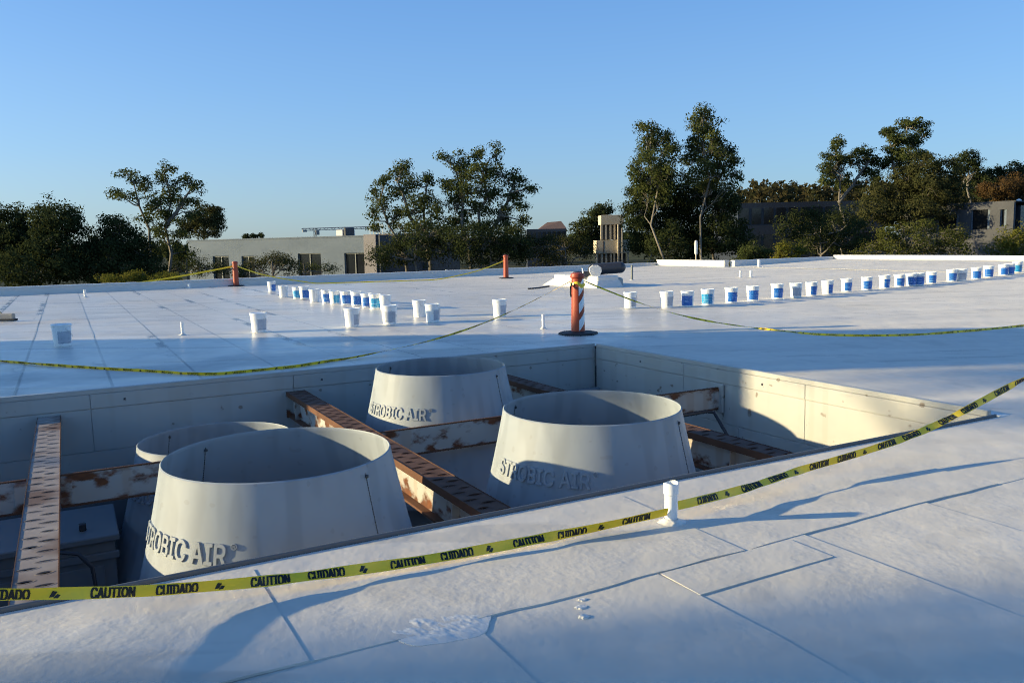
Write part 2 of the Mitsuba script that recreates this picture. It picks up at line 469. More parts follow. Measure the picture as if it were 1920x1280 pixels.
# the building's walls below the roof
structure("building_wall", cat_([box(X_MIN, X_EDGE1 + 0.2, Y_FAR - 0.1, Y_FAR + 0.08, GZ, -0.21), box(X_EDGE2 - 0.1, X_EDGE2 + 0.08, Y_MIN, Y_STEP, GZ, -0.21), box(X_MIN - 0.1, X_MIN, Y_MIN, Y_FAR, GZ, -0.06)]), "concrete")

# ------------------------------------------------------------------ the well
well = thing("equipment_well", "sunken rectangular equipment well lined with pale metal panels", "equipment well")
FLOOR = -2.3
part(well, "floor", box(XL - 0.1, XR + 0.1, YN - 0.1, YF + 0.1, FLOOR - 0.1, FLOOR), "well_floor")
H_LIP = 0.055
def wall(axis, pos, sign, a0, a1, name, pieces):
    """A wall of the well: a backing sheet, a flashing strip on top and rows of panels standing 12 mm proud of it."""
    def slabbox(u0, u1, d0, d1, z0, z1, c=0.0):
        lo, hi = sorted((pos + sign * d0, pos + sign * d1))
        return box(u0, u1, lo, hi, z0, z1, c) if axis == "y" else box(lo, hi, u0, u1, z0, z1, c)
    w = part(well, name, slabbox(a0, a1, -0.04, 0.0, FLOOR, 0.0), "panel_paint")
    part(w, "lip", slabbox(a0, a1, -0.045, 0.016, -0.002, H_LIP, 0.006) if name != "near_wall" else slabbox(a0, a1, -0.018, 0.0, -0.002, 0.034, 0.005), "shaded_lip" if name == "near_wall" else "panel_paint")
    rows = [(-0.165, -0.004), (-0.66, -0.172), (-1.2, -0.667), (FLOOR + 0.01, -1.207)]
    for r, (z0, z1) in enumerate(rows):
        cuts = np.linspace(a0 + 0.002, a1 - 0.002, pieces + 1) if r != 2 else np.linspace(a0 + 0.002, a1 - 0.002, pieces)
        for u0, u1 in zip(cuts[:-1], cuts[1:]):
            part(w, "panel", slabbox(u0 + 0.003, u1 - 0.003, 0.001, 0.014 if r else 0.02, z0, z1, 0.003), "panel_paint")
    # fixings
    for u in np.arange(a0 + 0.35, a1 - 0.2, 2.3):
        part(w, "bolt", slabbox(u - 0.012, u + 0.012, 0.014, 0.03, -0.10, -0.076, 0.004), "dark_seam")
    return w
wall("y", YF, -1, XL, XR, "far_wall", 4)
wall("x", XR, -1, YN + 0.06, YF - 0.06, "right_wall", 3)
wall("y", YN, 1, XL, XR, "near_wall", 4)
wall("x", XL, 1, YN + 0.06, YF - 0.06, "left_wall", 3)

# steel beams with rusted plank tops
BX = [-0.27, 2.45, 5.15]
BZ, BH, BW = -0.20, 0.30, 0.22

def plank(length, width=BW):
    """Grip-strut plank: a plate with rows of lens-shaped slots whose lips stand up."""
    plate = sg.box(-width / 2, 0, width / 2, length)
    holes, lips = [], []
    lens = sg.Point(0, 0).buffer(0.085, 24).intersection(sg.Point(0, 0.128).buffer(0.085, 24))
    lens = affinity.translate(lens, 0, -0.064)
    lens = affinity.scale(lens, 1.0, 1.15, origin=(0, 0))
    n = 0
    y = 0.10
    while y < length - 0.08:
        x = (-0.045 if n % 2 == 0 else 0.045) + (rng.random() - 0.5) * 0.012
        h = affinity.translate(affinity.scale(lens, 0.8 + 0.35 * rng.random(), 0.55 + 0.45 * rng.random()), x, y + (rng.random() - 0.5) * 0.012)
        holes.append(h)
        lips.append(h.buffer(0.007, 4).difference(h))
        n += 1
        y += 0.10
    hs = shapely.union_all(holes)
    m = extrude(plate.difference(hs), 0.006)
    l = extrude(shapely.union_all(lips).difference(hs).intersection(plate), 0.008)
    side = cat_([box(-width / 2 - 0.004, -width / 2, 0, length, -0.05, 0.012), box(width / 2, width / 2 + 0.004, 0, length, -0.05, 0.012)])
    return cat_([m, l]), side

beam_txt = ["leftmost beam in the well with a pale slotted plank on top", "rust-topped beam between the two pairs of nozzles", "rust-topped beam between the right nozzles and the sunlit wall"]
for i, x in enumerate(BX):
    b = thing("steel_beam", beam_txt[i], "steel beam", "beams crossing the well from front to back")
    L = YF - YN - 0.05
    y0 = YN + 0.025
    top, side = plank(L)
    part(b, "plank", moved(top, x, y0, BZ - 0.006), "rust_top")
    part(b, "plank_edge", moved(side, x, y0, BZ - 0.006), "rust_edge")
    part(b, "web", box(x - 0.03, x - 0.015, y0, y0 + L, BZ - BH, BZ - 0.02), "painted_rust")
    part(b, "top_flange", box(x - 0.10, x + 0.07, y0, y0 + L, BZ - 0.045, BZ - 0.022, 0.003), "dark_seam" if i == 0 else "rust_edge")  # left flange coloured dark to paint the shade seen in the slots above
    part(b, "bottom_flange", box(x - 0.10, x + 0.07, y0, y0 + L, BZ - BH - 0.02, BZ - BH, 0.003), "rust_edge")
    for yy in (y0 + 0.25, 5.35, 7.35, 7.85, y0 + L - 0.35):
        part(b, "stiffener", box(x - 0.095, x - 0.031, yy, yy + 0.012, BZ - BH, BZ - 0.046), "painted_rust")
    part(b, "end_plate", box(x - 0.12, x + 0.09, y0 + L - 0.012, y0 + L - 0.002, BZ - BH - 0.03, BZ - 0.025, 0.003), "painted_rust")
# cross beams
YC = 7.62
spans = [(XL + 0.02, BX[0] - 0.13), (BX[0] + 0.1, BX[1] - 0.13), (BX[1] + 0.1, BX[2] - 0.13), (BX[2] + 0.1, XR - 0.03)]
ctxt = ["short white cross beam at the far left of the well", "rust-spotted white cross beam behind the front left nozzle", "white cross beam in front of the rear nozzle with rust along its edges", "cross beam with peeling brown rust that meets the right wall of the well"]
for (xa, xb), tx in zip(spans, ctxt):
    c = thing("cross_beam", tx, "steel beam", "cross beams along the middle of the well")
    part(c, "web", box(xa, xb, YC - 0.012, YC, BZ - 0.28, BZ - 0.03), "painted_rust")
    part(c, "top_flange", box(xa, xb, YC - 0.018, YC + 0.012, BZ - 0.03, BZ - 0.018, 0.003), "rust_edge")
    part(c, "bottom_flange", box(xa, xb, YC - 0.018, YC + 0.08, BZ - 0.30, BZ - 0.281, 0.003), "rust_edge")
    for xx in (xa + 0.002, xb - 0.092):
        part(c, "clip_angle", box(xx, xx + 0.09, YC - 0.028, YC - 0.013, BZ - 0.27, BZ - 0.04, 0.003), "painted_rust")
part(c, "wall_bracket", box(XR - 0.05, XR - 0.022, YC - 0.09, YC + 0.06, BZ - 0.33, BZ + 0.02, 0.004), "panel_paint")

# ------------------------------------------------------------------ fan nozzles
def nozzle_r(dz):
    """Outer radius at dz below the rim."""
    d = np.asarray(dz, float)
    return 0.74 + 0.19 * d + 0.05 * d * d

NOZ = [(1.175, 5.51, 0.24), (3.79, 5.65, 0.23), (3.73, 8.66, 0.21), (1.23, 8.66, -0.30)]
ntxt = ["large pale grey conical fan nozzle nearest the camera, front left in the well", "large pale grey conical fan nozzle at front right of the well", "pale grey conical fan nozzle at the back of the well", "mostly hidden fan nozzle behind the front left nozzle, only its rim showing"]
dzs = np.array([0.0, 0.03, 0.15, 0.3, 0.5, 0.75, 1.0, 1.3])
t = 0.012
outer = [(nozzle_r(d), -d) for d in dzs]
prof = [(outer[-1][0] - t, -1.3)] + [(r - t, z) for r, z in outer[::-1][1:-1]] + [(0.74 - t + 0.002, -0.006), (0.74 - t / 2, 0.004), (0.742, -0.003)] + outer[1:] + [(outer[-1][0] - t, -1.3)]
shell = mikit.ply(lathe(prof, 144), "nozzle_paint", 35)
base_p = [(0.80, -1.9), (0.80, -1.31), (1.12, -1.305), (1.12, -1.35), (0.83, -1.37), (0.83, -2.05), (0.80, -2.05)]
skirt = mikit.ply(lathe(base_p, 96), "grey_metal", 35)
rotor_cap = mikit.ply(lathe([(0, -1.02), (0.10, -1.03), (0.2, -1.1), (0.22, -1.5), (0.0, -1.5)], 48), "grey_metal", 40)
deck = mikit.ply(lathe([(0.0, -1.5), (0.82, -1.5), (0.82, -1.53), (0.0, -1.53)], 64), "grey_metal", 30)

def wrap_text(text, cap, az_end, dz_mid, depth, bold=True, dx=0.0, wide=None):
    m = meshkit.text_mesh(text, cap, depth, bold=bold)
    m = m.subdivide_to_size(0.05)
    v = m.vertices.copy()
    if wide:
        v[:, 0] *= wide / v[:, 0].max()
    width = v[:, 0].max()
    zz = v[:, 1] - cap / 2
    dz = dz_mid - zz
    rr = nozzle_r(dz) - 0.004 + v[:, 2]
    rm = nozzle_r(dz_mid)
    az = az_end + (v[:, 0] - width + dx) / rm
    return trimesh.Trimesh(np.stack([rr * np.cos(az), rr * np.sin(az), -dz], -1), m.faces, process=False)

word = wrap_text("STROBIC AIR", 0.115, math.radians(-125), 0.395, 0.017, wide=0.87)
mark = wrap_text("®", 0.045, math.radians(-125), 0.355, 0.012, False, 0.06)
lettering = mikit.ply(cat_([word, mark]), "nozzle_paint", 25)

def seam_mesh(az):
    pts_o = [((nozzle_r(d) + 0.002) * math.cos(az), (nozzle_r(d) + 0.002) * math.sin(az), -d) for d in np.linspace(0.05, 1.2, 8)]
    pts_i = [((nozzle_r(d) - t - 0.001) * math.cos(az), (nozzle_r(d) - t - 0.001) * math.sin(az), -d) for d in np.linspace(0.05, 1.2, 8)]
    return cat_([tube(pts_o, 0.0022, 6), tube(pts_i, 0.003, 6)])

def seam_bolt(az):
    m = trimesh.creation.cylinder(radius=0.011, height=0.04, sections=12)
    m.apply_transform(trimesh.transformations.rotation_matrix(math.pi / 2, [0, 1, 0]))
    m.apply_translation((nozzle_r(0.07) - 0.006, 0, -0.07))
    return moved(m, rz=az)

seams = [(mikit.ply(seam_mesh(a), "dark_seam", 30), mikit.ply(seam_bolt(a), "dark_seam", 30)) for a in (math.radians(-59), math.radians(121))]
for (x, y, z), tx in zip(NOZ, ntxt):
    n = thing("fan_nozzle", tx, "exhaust nozzle", "conical nozzles of the exhaust fans")
    w = place((x, y, z))
    part(n, "shell", shell, "nozzle_paint", to_world=w)
    part(n, "lettering", lettering, "nozzle_paint", to_world=w)
    for sa, sb in seams:
        s = part(n, "seam", sa, "dark_seam", to_world=w)
        part(s, "bolt", sb, "dark_seam", to_world=w)
    part(n, "skirt", skirt, "grey_metal", to_world=w)
    part(n, "rotor_cap", rotor_cap, "grey_metal", to_world=w)
    part(n, "deck", deck, "grey_metal", to_world=w)

# things on the floor of the well
scene["housing_metal"] = principled((0.15, 0.165, 0.18), 0.55)
cab = thing("equipment_cabinet", "grey equipment cabinet low in the well between the slotted beam and front nozzle", "cabinet")
part(cab, "body", box(XL + 0.15, 0.22, 8.12, 9.05, FLOOR + 0.02, -1.0, 0.01), "housing_metal")
part(cab, "lid", box(XL + 0.11, 0.26, 8.06, 9.10, -0.999, -0.94, 0.01), "housing_metal")
part(cab, "rail", box(XL + 0.12, 0.25, 8.085, 8.119, -1.17, -1.10, 0.008), "housing_metal")
for xx in (-1.9, -1.2, -0.5):
    d_ = part(cab, "door", box(xx, xx + 0.62, 8.098, 8.118, FLOOR + 0.1, -1.22, 0.006), "housing_metal")
    part(d_, "handle", box(xx + 0.53, xx + 0.555, 8.07, 8.097, -1.75, -1.6, 0.004), "dark_metal")
part(cab, "lug", box(-0.06, 0.0, 8.3, 8.36, -0.939, -0.87, 0.01), "dark_metal")
dk = thing("air_duct", "rectangular sheet-metal duct along the back of the well floor", "duct")
part(dk, "trunk", box(XL + 0.1, 6.6, 9.5, 9.95, -1.35, -0.85, 0.01), "housing_metal")
for x in np.arange(-1.5, 6.5, 1.0):
    part(dk, "flange", box(x, x + 0.03, 9.46, 9.99, -1.39, -0.81, 0.004), "housing_metal")
arc = [(-0.45, 8.0, -1.02), (-0.25, 7.97, -0.98), (-0.08, 7.93, -1.02), (0.02, 7.9, -1.15), (0.05, 7.86, -1.5), (0.05, 7.8, FLOOR + 0.03)]
single("power_cable", tube(arc, 0.018, 8), "dark_metal", "dark cable arching down before the cabinet in the well", "cable", 40)
rail = thing("pipe_rack", "dark pipes running along the back corner of the well", "pipes")
for q, (yy, zz) in enumerate(((10.2, -0.62), (10.05, -0.66), (9.88, -0.70), (9.7, -0.72))):
    part(rail, "pipe", tube([(5.4, yy, zz), (6.98, yy, zz)], 0.035, 10), "grey_metal", 40)
for xx in (5.6, 6.3, 6.9):
    part(rail, "bracket", box(xx, xx + 0.03, 9.62, 10.34, -0.80, -0.765), "dark_metal")
cp = lambda *a: [np.array(p) for p in a]
single("conduit", tube([(5.4, YC - 0.06, BZ - 0.31), (6.1, YC - 0.06, BZ - 0.30), (6.75, YC - 0.06, BZ - 0.29), (6.86, YC - 0.07, BZ - 0.31), (6.86, YC - 0.16, BZ - 0.40), (6.84, YC - 0.5, BZ - 0.72), (6.83, YC - 0.58, BZ - 0.85), (6.83, YC - 0.6, BZ - 1.3)], 0.02, 10), "dark_metal", "bent dark conduit by the right wall of the well", "conduit", 40)

# ------------------------------------------------------------------ pipes on the roof
def vent_pipe(px, py, h, r, label, z=None, cap=False, group=None):
    g = ground_at(px, py)
    zz = float(roof_z(g[0], g[1])) + 0.004
    k = thing("vent_pipe", label, "pipe", group)
    part(k, "pipe", moved(lathe([(r * 0.78, 0.3 * h), (r * 0.78, h), (r, h), (r, 0), (r * 0.9, 0), (r * 0.78, 0.3 * h)], 24), g[0], g[1], zz), "pvc_white", 30)
    prof = [(r * 0.95, 0.05 * h + 0.02), (r * 1.3, 0.02), (r * 2.0, 0.006), (r * 2.6, 0.0), (0, -0.004)]
    b = lathe(prof, 24)
    v = b.vertices
    nn = meshkit.noise(v * 25 + px)
    b.vertices = v * np.stack([0.7 + 0.7 * nn, 0.7 + 0.7 * nn, 0.8 + 0.4 * nn], -1)
    part(k, "sealant", moved(b, g[0], g[1], zz), "blob_coat", 50)
    return k, g, zz

k, g, zz = vent_pipe(1258, 984, 0.225, 0.036, "short white pipe with the caution tape tied round it, on the roof in front")
collar = lathe([(0.036, 0.17), (0.042, 0.176), (0.043, 0.236), (0.039, 0.238), (0.037, 0.2), (0.036, 0.17)], 28)
cv = collar.vertices
an = np.arctan2(cv[:, 1], cv[:, 0])
collar.vertices[:, 2] += np.where(cv[:, 2] > 0.22, 0.005 * np.sin(an * 2 + 1), 0)
part(k, "coupling", moved(collar, g[0], g[1], zz), "pvc_white", 35)
part(k, "bore_shade", moved(trimesh.creation.cylinder(0.030, 0.01, sections=20), g[0], g[1], zz + 0.205), "dark_seam")  # dark disc painted as the shade inside the open pipe
PIPE = np.array([g[0], g[1], zz])
vent_pipe(1019, 617, 0.27, 0.028, "thin white pipe standing left of the near traffic channelizer")
vent_pipe(343, 629, 0.25, 0.03, "thin white pipe between the two buckets at the left")
vent_pipe(160, 558, 0.27, 0.04, "small white pipe near the far left parapet")
vent_pipe(355, 541, 0.2, 0.05, "stubby white pipe beside the far left traffic channelizer")
vent_pipe(1388, 523, 0.27, 0.05, "left one of two small white pipes behind the right row of buckets")
vent_pipe(1408, 523, 0.27, 0.05, "right one of two small white pipes behind the right row of buckets")
vent_pipe(1423, 508, 0.36, 0.07, "white pipe at the corner where the sunlit parapet ends")
vent_pipe(837, 514, 0.22, 0.06, "small white pipe by the far parapet left of the middle channelizer")
g = ground_at(1185, 526)
pk = thing("vent_pole", "thin grey-green pole standing right of the roof vent", "pole")
part(pk, "pole", tube([g, g + [0, 0, 0.62]], 0.045, 10), "window_frame", 40)
part(pk, "foot", moved(lathe([(0.035, 0.04), (0.12, 0.012), (0.13, 0), (0, 0)], 16), *g), "white_coat", 40)
st = thing("vent_stack", "cream vent stack with a swollen head beyond the sunlit parapet", "vent stack")
g = at_depth(1305, 500, 45)
s0 = 45 / F_PX
part(st, "pole", tube([[g[0], g[1], GZ], g + [0, 0, 0.0], g + [0, 0, 22 * s0]], 0.05, 12), "tan_concrete", 40)
part(st, "head", moved(lathe([(0.05, 0), (0.09, 0.1), (0.10, 0.5), (0.07, 0.75), (0, 0.8)], 16), g[0], g[1], g[2] + 22 * s0), "white_coat", 40)

# sealant worked over a seam crossing in front, and drips
def blob_patch(px, py, rx, ry, hgt, seed, n=46):
    c = ground_at(px, py)
    u = np.linspace(-1, 1, n)
    A, B = np.meshgrid(u, u, indexing="ij")
    rr = np.hypot(A, B)
    ang = np.arctan2(B, A)
    edge = 0.75 + 0.3 * meshkit.noise(np.stack([np.cos(ang) * 2 + seed, np.sin(ang) * 2, ang * 0], -1))
    X, Y = c[0] + A * rx, c[1] + B * ry
    lump = meshkit.fbm(np.stack([X * 34 + Y * 12, Y * 18, X * 0 + seed], -1), 3)
    prof = np.clip((edge - rr) / 0.3, 0, 1)
    Z = roof_z(X, Y) + 0.007 + hgt * prof * (0.15 + 1.3 * np.clip(lump - 0.32, 0, 1)) - 0.03 * (prof <= 0)
    i, j = np.meshgrid(np.arange(n - 1), np.arange(n - 1), indexing="ij")
    q = np.stack([i * n + j, (i + 1) * n + j, (i + 1) * n + j + 1, i * n + j + 1], -1).reshape(-1, 4)
    return np.stack([X, Y, Z], -1).reshape(-1, 3), q

single("sealant_patch", blob_patch(825, 1182, 0.25, 0.17, 0.008, 3.0, 120), "blob_coat", "rough white lump of sealant over a seam in the foreground", "sealant", 60)
for px, py, r, lab in ((1092, 1128, 0.022, "topmost of three small white drips of sealant"), (1089, 1142, 0.03, "middle of three small white drips of sealant"), (1095, 1160, 0.028, "lowest of three small white drips of sealant")):
    single("sealant_drip", blob_patch(px, py, r, r * 0.8, 0.009, px * 0.1, 20), "blob_coat", lab + " right of the big lump", "sealant", 60)

# ------------------------------------------------------------------ traffic channelizers
def stripe(r0, r1, z0, z1, a0, turn, wz, n=40):
    an = np.linspace(0, turn, n)
    zb = z0 + (z1 - z0) * an / turn
    rr = lambda z: r0 + (r1 - r0) * z / 0.95 + 0.0015
    A = np.stack([rr(zb) * np.cos(a0 + an), rr(zb) * np.sin(a0 + an), zb], -1)
    zt = zb + wz
    B = np.stack([rr(zt) * np.cos(a0 + an), rr(zt) * np.sin(a0 + an), zt], -1)
    k = np.arange(n - 1)
    return np.vstack([A, B]), np.stack([k, k + 1, k + 1 + n, k + n], -1)

body_m = mikit.ply(lathe([(0.0, 1.06), (0.07, 1.06), (0.112, 1.045), (0.122, 1.02), (0.122, 0.985), (0.108, 0.97), (0.104, 0.95), (0.120, 0.06), (0.13, 0.05), (0.13, 0.03), (0, 0.03)], 40), "cone_orange", 40)
knob_m = mikit.ply(lathe([(0.121, 0.975), (0.127, 0.985), (0.127, 1.0), (0.121, 1.01)], 40), "cone_orange", 50)
base_m = mikit.ply(lathe([(0.0, 0.055), (0.14, 0.055), (0.16, 0.045), (0.33, 0.035), (0.345, 0.02), (0.345, 0.0), (0, 0)], 8), "black_rubber", 20)
def channelizer(px, py, label, stripes, rz):
    g = ground_at(px, py)
    w = place((g[0], g[1], float(roof_z(g[0], g[1])) + 0.004), rz)
    k = thing("traffic_channelizer", label, "traffic cone", "orange channelizers holding the tape")
    part(k, "base", base_m, "black_rubber", to_world=w)
    part(k, "body", body_m, "cone_orange", to_world=w)
    part(k, "rim", knob_m, "cone_orange", to_world=w)
    if stripes:
        for z0 in (0.06, 0.36, 0.66):
            part(k, "stripe", stripe(0.121, 0.103, z0, z0 + 0.30, math.radians(-85), math.radians(120), 0.18), "reflective_white", True, to_world=w)
    return g
cone_c = channelizer(1084, 627, "orange channelizer with white diagonal stripes on a black base, nearest of three", True, YAW - math.pi / 2)
cone_l = channelizer(443, 537, "plain orange channelizer at far left before the low grey building", False, 0.4)
cone_m = channelizer(949, 522, "plain orange channelizer at the far parapet in front of the twin trees", False, 1.2)

# ------------------------------------------------------------------ caution tape
def smooth_path(pts, n):
    pts = np.asarray(pts, float)
    s = np.r_[0, np.cumsum(np.linalg.norm(np.diff(pts, axis=0), axis=1))]
    from scipy.interpolate import PchipInterpolator
    u = np.linspace(0, s[-1], n)
    return PchipInterpolator(s, pts, axis=0)(u), u

def tape(name_label, pts, width, tilt, words=True, period=0.651, phase=0.0, n=240, crop=(0.0, 1.0), cap=0.05, flutter=0.0, seed=0, bold_print=True):
    """A ribbon along pts; tilt(u) = angle of its face from upright, in radians (0 upright, pi/2 lying flat)."""
    P, u = smooth_path(pts, n)
    tg = np.gradient(P, axis=0)
    tg /= np.linalg.norm(tg, axis=1, keepdims=True)
    side = np.cross(tg, [0, 0, 1.0])
    side /= np.linalg.norm(side, axis=1, keepdims=True)
    upv = np.cross(side, tg)
    wob = (meshkit.noise(np.stack([u * 2.3, u * 0 + seed, u * 0], -1)) - 0.5) * flutter + (meshkit.noise(np.stack([u * 6.0, u * 0 + seed, u * 0 + 4], -1)) - 0.5) * flutter * 0.6
    a = np.array([tilt(x) for x in u / u[-1]]) + wob
    W = upv * np.cos(a)[:, None] - side * np.sin(a)[:, None]
    N = np.cross(tg, W)
    lo, hi = P - W * width / 2, P + W * width / 2
    mid = P + N * 0.004 * np.sin(u * 9)[:, None]
    v = np.vstack([lo, mid, hi])
    k = np.arange(n - 1)
    f = np.vstack([np.stack([k, k + 1, k + 1 + n, k + n], -1), np.stack([k + n, k + 1 + n, k + 1 + 2 * n, k + 2 * n], -1)])
    key = thing("caution_tape", name_label, "caution tape", "runs of yellow caution tape")
    part(key, "ribbon", (v, f), "tape_yellow", True)
    if not words:
        return key
    def on(s, t):
        i = np.clip(np.searchsorted(u, s) - 1, 0, n - 2)
        w = ((s - u[i]) / (u[i + 1] - u[i]))[:, None]
        lerp = lambda A: A[i] * (1 - w) + A[i + 1] * w
        tt = np.abs(t)[:, None] / (width / 2)
        bulge = lerp(mid) * (1 - tt) + lerp(P) * tt
        return bulge + lerp(W) * t[:, None], lerp(N)
    ms = []
    r2 = np.random.default_rng(int(seed * 10) + 3)
    s = -phase
    seq = 0
    marks = (("CAUTION", 0.0), ("CUIDADO", 0.255), ("*", 0.50))
    while s < u[-1]:
        for text, off in marks:
            if text == "*":
                m = cat_([extrude(sg.Polygon([(0, 0.01), (0.012, 0.034), (0.03, 0.03), (0.018, 0.012)]), 0.001), extrude(sg.Polygon([(0.014, 0.006), (0.03, 0.022), (0.042, 0.018), (0.03, 0.002)]), 0.001)])
                m.apply_scale((1, cap / 0.04, 1))
            else:
                m = meshkit.text_mesh(text, cap, 0.001, bold=True)
                m.apply_scale((0.172 / m.vertices[:, 0].max(), 1, 1))
                if bold_print:
                    m = cat_([m, moved(m, 0.0022, 0.0, 0.0003), moved(m, 0.0042, 0.0, 0.0006)])
            c0, c1 = crop
            j = (r2.random() - 0.5) * 0.24
            c0, c1 = max(0, c0 + (j if c0 > 0 else 0)), min(1, c1 + (j if c1 < 1 else 0))
            full = cap
            ylo, yhi = -width / 2 + 0.001, width / 2 - 0.001
            vy = m.vertices[:, 1]
            # the tape is folded: part of the letters is turned out of sight
            shift = -c0 * full - (c1 - c0) * full / 2
            m.apply_translation((0, shift, 0))
            hh = min(yhi, (c1 - c0) * full / 2)
            try:
                m = trimesh.intersections.slice_mesh_plane(m, [0, -1, 0], [0, hh, 0])
                m = trimesh.intersections.slice_mesh_plane(m, [0, 1, 0], [0, -hh, 0])
            except Exception:
                continue
            if len(m.faces) == 0:
                continue
            m = m.subdivide_to_size(0.03)
            x = m.vertices[:, 0] + s + off
            if x.min() < 0.01 or x.max() > u[-1] - 0.01:
                continue
            q, nn = on(x, m.vertices[:, 1])
            sgn = 1.0 if np.mean(np.einsum("ij,ij->i", nn, CAM - q)) > 0 else -1.0
            ms.append(trimesh.Trimesh(q + nn * sgn * (0.0012 + m.vertices[:, 2:3]), m.faces, process=False))
        s += period
        seq += 1
    if ms:
        for m in ms:
            part(key, "printed_word", m, "tape_black")
    return key

step = np.array([-0.6558, 0.0593, 0.0])          # one repeat of the print, going left along the front tape
p0 = PIPE + [-0.036, -0.015, 0.080]
zs = {-1: 0.080, 1: 0.062, 2: 0.055, 3: 0.075, 4: 0.130, 4.7: 0.20, 5.5: 0.30, 7.5: 0.55}
left = [p0] + [np.array([2.9, 3.53, 0]) + step * s + [0, 0, z] for s, z in zs.items() if s > 0]
tape("bright yellow caution tape stretched across the front of the well to the short pipe", left[::-1], 0.052, lambda a: 0.25 + 0.2 * math.sin(a * 19) + 1.0 * math.exp(-((a - 0.60) / 0.035) ** 2) + 0.7 * math.exp(-((a - 0.83) / 0.03) ** 2), phase=0.55, crop=(0.12, 1.0), cap=0.046, flutter=0.9, seed=1.0)
right = [PIPE + [0.034, -0.02, 0.105]] + [ld(l, d, z) for l, d, z in ((1.35, 4.80, 0.10), (1.95, 5.20, 0.125), (2.75, 5.62, 0.20), (3.7, 6.12, 0.42), (5.2, 6.9, 0.85))]
tape("yellow caution tape rising to the right from the short pipe past the well corner", right, 0.05, lambda a: 0.5 + 0.3 * math.sin(a * 15), phase=0.1, crop=(0.1, 1.0), cap=0.044, flutter=1.0, seed=2.0)
ctop = cone_c + [0, 0, 0.93]
g2 = [ground_at(px, py) for px, py in ((640, 677), (540, 692), (430, 703), (250, 698), (100, 688), (0, 680), (-160, 660))]
for q in g2:
    q[2] = float(roof_z(q[0], q[1])) + 0.022
a0, a1 = ctop + SIDE * -0.11, g2[0]
mids = [a0 * (1 - w) + a1 * w + np.array([0, 0, -0.20 * math.sin(math.pi * w)]) for w in (0.12, 0.25, 0.4, 0.55, 0.7, 0.85)]
for q in mids:
    q[2] = max(q[2], 0.05)
tape("caution tape drooping from the striped channelizer to lie along the roof at left", [a0] + mids + g2, 0.045, lambda a: 1.15 if a < 0.25 else (1.15 - (a - 0.25) * 6 if a < 0.35 else 0.55), phase=0.2, crop=(0.1, 0.9), cap=0.038, bold_print=False, flutter=0.8, seed=3.0, n=400)
ring_r = 0.125
an = np.linspace(0, 2 * np.pi, 40)
zt = 0.90 + 0.02 * np.sin(an * 2 + 0.5) + 0.012 * np.sin(an * 5)
zb = zt - 0.055 - 0.015 * np.sin(an * 3)
wrap = (np.vstack([np.stack([ring_r * np.cos(an), ring_r * np.sin(an), zt], -1), np.stack([(ring_r + 0.006) * np.cos(an), (ring_r + 0.006) * np.sin(an), zb], -1)]) + cone_c, np.stack([np.arange(39), np.arange(39) + 1, np.arange(39) + 41, np.arange(39) + 40], -1))
part("caution_tape_002", "knot", wrap, "tape_yellow", True)
tail = [cone_c + SIDE * -0.10 - HEAD * 0.11 + [0, 0, 0.90], cone_c + SIDE * -0.125 - HEAD * 0.12 + [0, 0, 0.84], cone_c + SIDE * -0.13 - HEAD * 0.12 + [0, 0, 0.72], cone_c + SIDE * -0.122 - HEAD * 0.12 + [0, 0, 0.66]]
tl = np.array(tail)
part("caution_tape_002", "loose_end", (np.vstack([tl - SIDE * 0.014, tl + SIDE * 0.014 - HEAD * 0.01]), np.stack([np.arange(3), np.arange(3) + 1, np.arange(3) + 5, np.arange(3) + 4], -1)), "tape_black")
g3 = [ground_at(px, py) for px, py in ((1420, 618), (1510, 628), (1600, 632), (1750, 629), (1920, 613), (2100, 590))]
for q in g3:
    q[2] = float(roof_z(q[0], q[1])) + 0.022
a0, a1 = ctop + SIDE * 0.10, g3[0]
mids = [a0 * (1 - w) + a1 * w + np.array([0, 0, -0.14 * math.sin(math.pi * w)]) for w in (0.15, 0.3, 0.5, 0.7, 0.85)]
tape("caution tape drooping right from the striped channelizer onto the sunlit roof", [a0] + mids + g3, 0.038, lambda a: 1.1 if a < 0.35 else 0.5, phase=0.2, crop=(0.1, 0.9), cap=0.032, bold_print=False, flutter=0.8, seed=4.0, n=300)
a0, a1 = cone_l + [0, 0, 0.86] + SIDE * 0.1, cone_m + [0, 0, 0.80] - SIDE * 0.1
mids = [a0 * (1 - w) + a1 * w + np.array([0, 0, -0.95 * math.sin(math.pi * w) ** 0.7]) for w in (0.1, 0.2, 0.3, 0.5, 0.7, 0.85)]
for q in mids:
    q[2] = max(q[2], 0.03)
tape("far run of caution tape slung between the two plain channelizers", [a0] + mids + [a1], 0.045, lambda a: 0.2, words=False, seed=5.0)
a0, a1 = cone_l + [0, 0, 0.86] - SIDE * 0.1, ground_at(60, 552)
a1[2] = 0.05
mids = [a0 * (1 - w) + a1 * w + np.array([0, 0, -0.15 * math.sin(math.pi * w)]) for w in (0.25, 0.5, 0.75)]
tape("far run of caution tape falling left from the far left channelizer", [a0] + mids + [a1], 0.07, lambda a: 0.2, words=False, seed=6.0)

